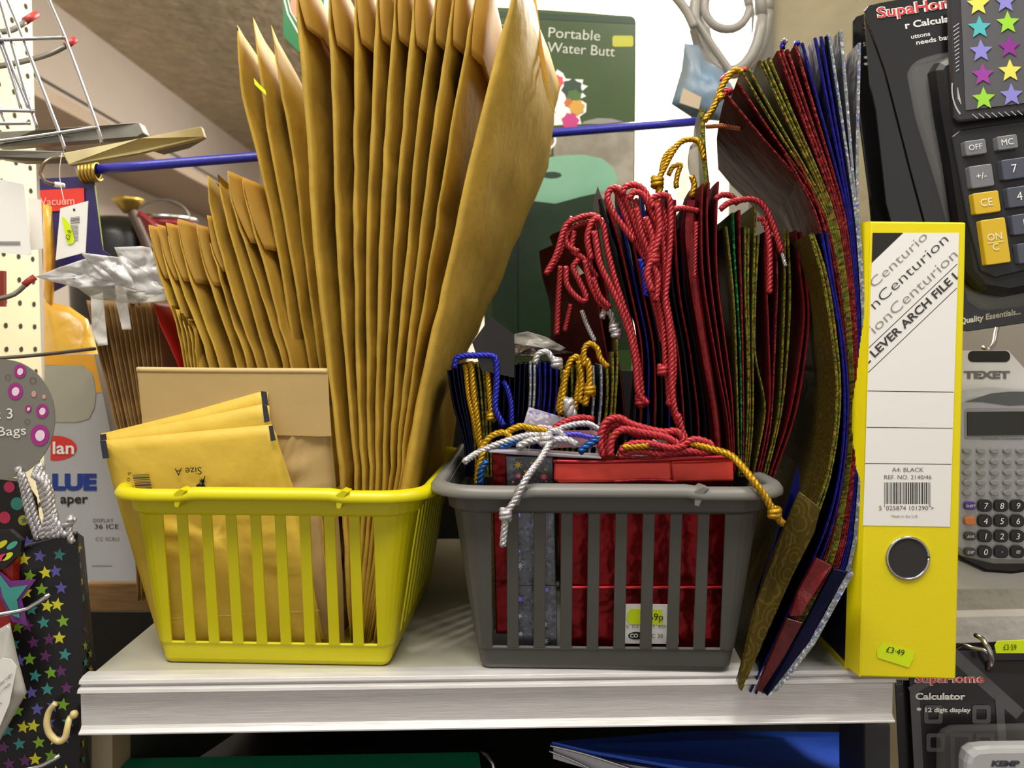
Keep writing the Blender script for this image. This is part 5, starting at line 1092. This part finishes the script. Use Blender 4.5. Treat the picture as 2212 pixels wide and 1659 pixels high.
card('card', [(1934, 1470, .605), (1975, 1470, .605), (1980, 1760, .605), (1948, 1760, .605), (1936, 1520, .605)], .001, MATS['satin_black_card'], l2)
text('lettering', 'cul', 1934, 1479, 10, dconst(.605), pale_ink, l2, bold=.02); text('small_lettering', 'digi', 1938, 1501, 7, dconst(.605), grey_ink, l2)
kc = thing('calculator', 'silver rounded calculator corner marked KEMP at the bottom right', 'calculator', P(2170, 1700, .56))
card('calculator_body', [(a, b, .565) for a, b in [(2086, 1760), (2088, 1650), (2094, 1630), (2110, 1619), (2140, 1616), (2300, 1614), (2300, 1760)]], .014, mat('light_silver_plastic', '#bfc0c2', .3, .2), kc, bev=.004)
text('lettering', 'KEMP', 2141, 1655, 11, dconst(.565), mat('slate_ink', '#3a3c4a', .5), kc, bold=.06, width=62, shear=.15)
s2 = thing('price_sticker', 'fluorescent price sticker reading £3·59 above the house printed card', 'sticker', P(2180, 1411, .60))
card('sticker_paper', [(2149, 1395, .596), (2155, 1385, .596), (2230, 1382, .596), (2235, 1411, .596), (2152, 1411, .596)], .0006, neon, s2); text('lettering', '£3·59', 2167, 1404, 12, dconst(.596), black_ink, s2, width=28)
tag(tube('wire_hook', [P(2068, 1400, .63), P(2082, 1393, .61), P(2100, 1400, .60), P(2125, 1404, .595), P(2140, 1415, .592), P(2142, 1432, .592), P(2136, 1445, .60)], .0016, chrome), 'thin steel hook holding the house printed card', 'hook')
tag(tube('wire_hook', [P(2108, 1372, .60), P(2122, 1380, .59), P(2135, 1400, .585), P(2142, 1425, .585), P(2138, 1443, .59)], .0019, chrome), 'curved steel hook above the house printed card', 'hook')

# ---------------------------------------------------------------- bottom left: bags and tags
oc = thing('round_bag_tag', 'grey round card with magenta dots reading 3 Bags', 'card', P(30, 1030, .55)); OD = dconst(.55)
card('card', [(a, b, .55) for a, b in ell(2, 906, 116, 130, 48, rot=.1)], .001, mat('warm_grey_card', '#77756e', .4, coat=.3), oc)
mg = mat('magenta_print', '#a02c84', .4)
for u, v, r in ((43, 802, 13), (33, 845, 16), (91, 888, 13.5), (86, 940, 20), (61, 883, 7)):
    decal('dot_print', ringp(u, v, r*.55, r, 24, 1.15), OD, mg, oc); decal('dot_centre_print', [ell(u+1, v+1, r*.55, r*.62)], OD, mat('pale_pink_print', '#ecd4e4', .4), oc)
decal('small_dot_print', [ell(73, 851, 5, 7), ell(95, 857, 4, 5)], OD, mat('salmon_dot_print', '#c89a90', .4), oc)
for u, v, r in ((17, 815, 6), (71, 822, 7), (59, 911, 6)): decal('fine_ring_print', ringp(u, v, r-1, r), OD, mat('brown_ring_print', '#6a4a48', .4), oc)
text('lettering', ': 3', -4, 905, 22, OD, white_ink, oc, width=30, rot=3); text('lettering', 'Bags', -8, 942, 20, OD, white_ink, oc, width=62, rot=3)
dotb = thing('gift_bag', 'black bag with pink and teal dots behind the silver cords', 'gift bag', P(20, 1190, .57))
card('bag_body', [(-40, 1030, .57), (35, 1040, .57), (62, 1080, .57), (75, 1180, .57), (-40, 1220, .57)], .01, mat('black_bag_paper', '#101014', .4), dotb)
for u, v, r, h in ((20, 1052, 12, '#d83868'), (37, 1088, 14, '#3a9c90'), (10, 1118, 13, '#d83868'), (50, 1124, 11, '#c8c83a')):
    decal('dot_print', [ell(u, v, r)], dconst(.57), mat('dot_ink_'+h[1:], h, .4), dotb)
decal('dot_star_print', fan(star(52, 1124, 8)), dconst(.57), mat('star_print_teal', '#3a8a86', .4), dotb, lift=.0008)
sbg = thing('gift_bag', 'black gift bag printed all over with small coloured stars, hanging at lower left', 'gift bag', P(100, 1750, .56))
sd = dplane((0, 1190, .545), (165, 1150, .552), (150, 1700, .552)); sg = dplane((165, 1150, .552), (205, 1330, .62), (160, 1700, .552))
blk = mat('black_bag_paper', '#101014', .4)
mesh('front_panel', [P(u, v, sd(u, v)) for u, v in [(-60, 1215), (150, 1150), (166, 1150), (178, 1300), (176, 1500), (166, 1760), (-60, 1760)]], [tuple(range(7))], blk, sbg, solid=.0006)
mesh('side_gusset', [P(166, 1150, .552), P(180, 1160, .60), P(206, 1440, .60), P(200, 1500, .60), P(205, 1760, .60), P(166, 1760, .552), P(176, 1500, .552), P(178, 1300, .552)], [(0, 1, 2, 7), (7, 2, 3, 6), (6, 3, 4, 5)], blk, sbg, solid=.0006)
tube('bag_mouth_edge', [P(40, 1184, .546), P(100, 1166, .549), P(166, 1151, .551)], .0012, mat('silver_edge_tape', '#6a6a70', .3, .6), sbg)
cols = [mat('star_print_'+k, h, .45) for k, h in (('yellow', '#d0cc28'), ('lime', '#78a82c'), ('teal', '#3a8a86'), ('lavender', '#5a56a0'), ('plum', '#5e2a5e'))]
random.seed(5); seq = [0, 2, 4, 1, 3, 4, 0, 3, 1, 2]
polys = {i: [] for i in range(5)}
for r in range(-2, 17):
    for c_ in range(0, 8):
        u = -20+c_*34+(r % 2)*10+r*2.0; v = 1130+r*36+c_*13-((c_ % 2)*20)-20
        k = seq[(r*3+c_*7) % 10]; n_ = 0
        if 1176-.11*u < v < 1740:
            if u < 152: polys[k].append((star(u, v, 15, .15*((r+c_) % 3-1)), 0))
for k, l in polys.items():
    for s_, _ in l[:26]: decal('printed_star', fan(s_), sd, cols[k], sbg, lift=.0006)
def pw(v, l):
    for (a, x), (b, y) in zip(l, l[1:]):
        if v <= b: return x+(y-x)*max(0, v-a)/(b-a)
    return l[-1][1]
gF = lambda v: pw(v, [(1150, 166), (1300, 178), (1500, 176), (1760, 166)]); gB = lambda v: pw(v, [(1160, 180), (1440, 206), (1500, 200), (1760, 205)])
gpl = []
for r in range(0, 17):
    for j in (0, 1):
        v = 1185+r*35+j*17; a, b = gF(v), gB(v); u = a+(b-a)*(.3+.4*j)
        if v < 1720: gpl.append(([(min(max(x, gF(y)+.5), gB(y)-.5), y) for x, y in star(u, v, 12, 0, .5)], seq[(r*3+j*5) % 10]))
gdf = lambda u, v: .552+.048*(u-gF(v))/(gB(v)-gF(v))
for s_, k in gpl: decal('side_star', fan(s_), gdf, cols[k], sbg, lift=.0055)
for pts in ([(38, 1010), (48, 1040), (60, 1100), (82, 1165)], [(46, 1022), (60, 1060), (74, 1110), (92, 1160)]): cord(sbg, pts, .548, silc, .0022)
for i in range(6): cord(sbg, [(88-i*2.5, 1000+i*3), (96+i*2, 1040), (104+i*3, 1090), (100+i*8.5, 1160-i*2)] if i < 4 else [(76+i, 1012), (82+i*2, 1060), (96+i*2, 1120), (90+i*6, 1160)], .547-.0006*i, silc, .0022)
cord(sbg, [(142, 1138), (152, 1125), (158, 1118)], .545, silc, .003, nm='cord_end'); cord(sbg, [(148, 1135), (150, 1155), (156, 1172)], .545, silc, .0022, nm='cord_end')
for i in range(5): cord(sbg, [(84-i*3, 1004+i*5), (94+i*1.5, 1050), (112-i*2, 1110), (142-i*13, 1158+i)], .5445-.0005*i, silc, .0024)
bs2 = thing('gift_bag', 'bag with a large teal and purple star on red at the left edge', 'gift bag', P(20, 1400, .54))
card('bag_body', [(-60, 1190, .538), (30, 1190, .538), (26, 1270, .538), (22, 1350, .538), (-5, 1400, .538), (-60, 1420, .538)], .008, mat('red_bag_paper', '#8c1414', .4), bs2)
card('star_print', [(u, v, .536) for u, v in [(-10, 1225), (22, 1255), (77, 1252), (46, 1295), (60, 1353), (26, 1343), (0, 1290)]], .0006, mat('purple_star_print', '#6a2c7a', .45), bs2)
card('star_print', [(u, v, .535) for u, v in [(-6, 1236), (20, 1270), (60, 1264), (36, 1296), (42, 1335), (28, 1330), (6, 1290)]], .0005, mat('teal_star_print', '#3a9088', .45), bs2)
dkb = tag(card('dotted_pouch', [(-40, 1150, .535), (20, 1145, .535), (47, 1168, .535), (44, 1195, .535), (10, 1228, .535), (-40, 1240, .535)], .004, mat('black_bag_paper', '#101014', .4)), 'black pouch with bright oval dots at the left edge', 'pouch')
for u, v, a, h in ((4, 1176, -.6, '#c8c82a'), (26, 1178, -.6, '#4aa08c'), (16, 1202, -.6, '#c8d82a'), (2, 1205, -.6, '#d83868')):
    decal('oval_print', [ell(u, v, 14, 6, 18, a)], dconst(.535), mat('oval_ink_'+h[1:], h, .4), dkb)
wp = thing('packet', 'clear white packet with a paper ticket at the left edge', 'packet', P(20, 1600, .53))
puff('film_pouch', dense([(-40, 1380), (22, 1345), (38, 1420), (58, 1496), (30, 1545), (0, 1600), (-40, 1640)]), .53, .008, mat('milky_film', '#b8b6b0', .2, bump=.6, bs=40, coat=.5), wp)
card('paper_ticket', [(-30, 1440, .521), (5, 1422, .521), (24, 1424, .521), (36, 1440, .521), (20, 1520, .521), (-5, 1580, .521), (-30, 1590, .521)], .0004, whitep, wp)
text('lettering', 'adder Light', -4, 1486, 6.5, dconst(.521), grey_ink, wp, rot=42, width=42); text('lettering', 'in 1 Hole', -2, 1502, 6.5, dconst(.521), grey_ink, wp, rot=42, width=34); text('lettering', 'BL', -3, 1524, 6.5, dconst(.521), grey_ink, wp, rot=30)
tag(tube('chrome_hook', [P(-20, 1330, .52), P(20, 1324, .525), P(60, 1315, .53), P(84, 1300, .533), P(108, 1283, .536)], .0016, chrome), 'chrome hook crossing the star bag below its mouth', 'hook')
tag(tube('chrome_hook', [P(0, 1672, .52), P(60, 1662, .525), P(95, 1652, .528), P(130, 1632, .53)], .0016, chrome), 'chrome hook crossing the star bag at the bottom edge', 'hook')
ch = thing('cup_hook', 'cream coated curled hook at the left end of the shelf lip', 'hook', P(132, 1605, .545))
tube('curl', [P(120, 1519, .542), P(106, 1537, .542), P(101, 1562, .541), P(108, 1586, .541), P(126, 1601, .541), P(140, 1594, .541), P(146, 1570, .542), P(150, 1553, .545), P(160, 1544, .55)], lambda f: .0019+.0004*math.sin(f*3.14), creamhook, ch, seg=12, step=.001)
lathe('tip_ball', P(160, 1543, .546), [(.0003, -.003), (.0022, -.0022), (.003, 0), (.0022, .0022), (.0003, .003)], creamhook, ch, n=14)
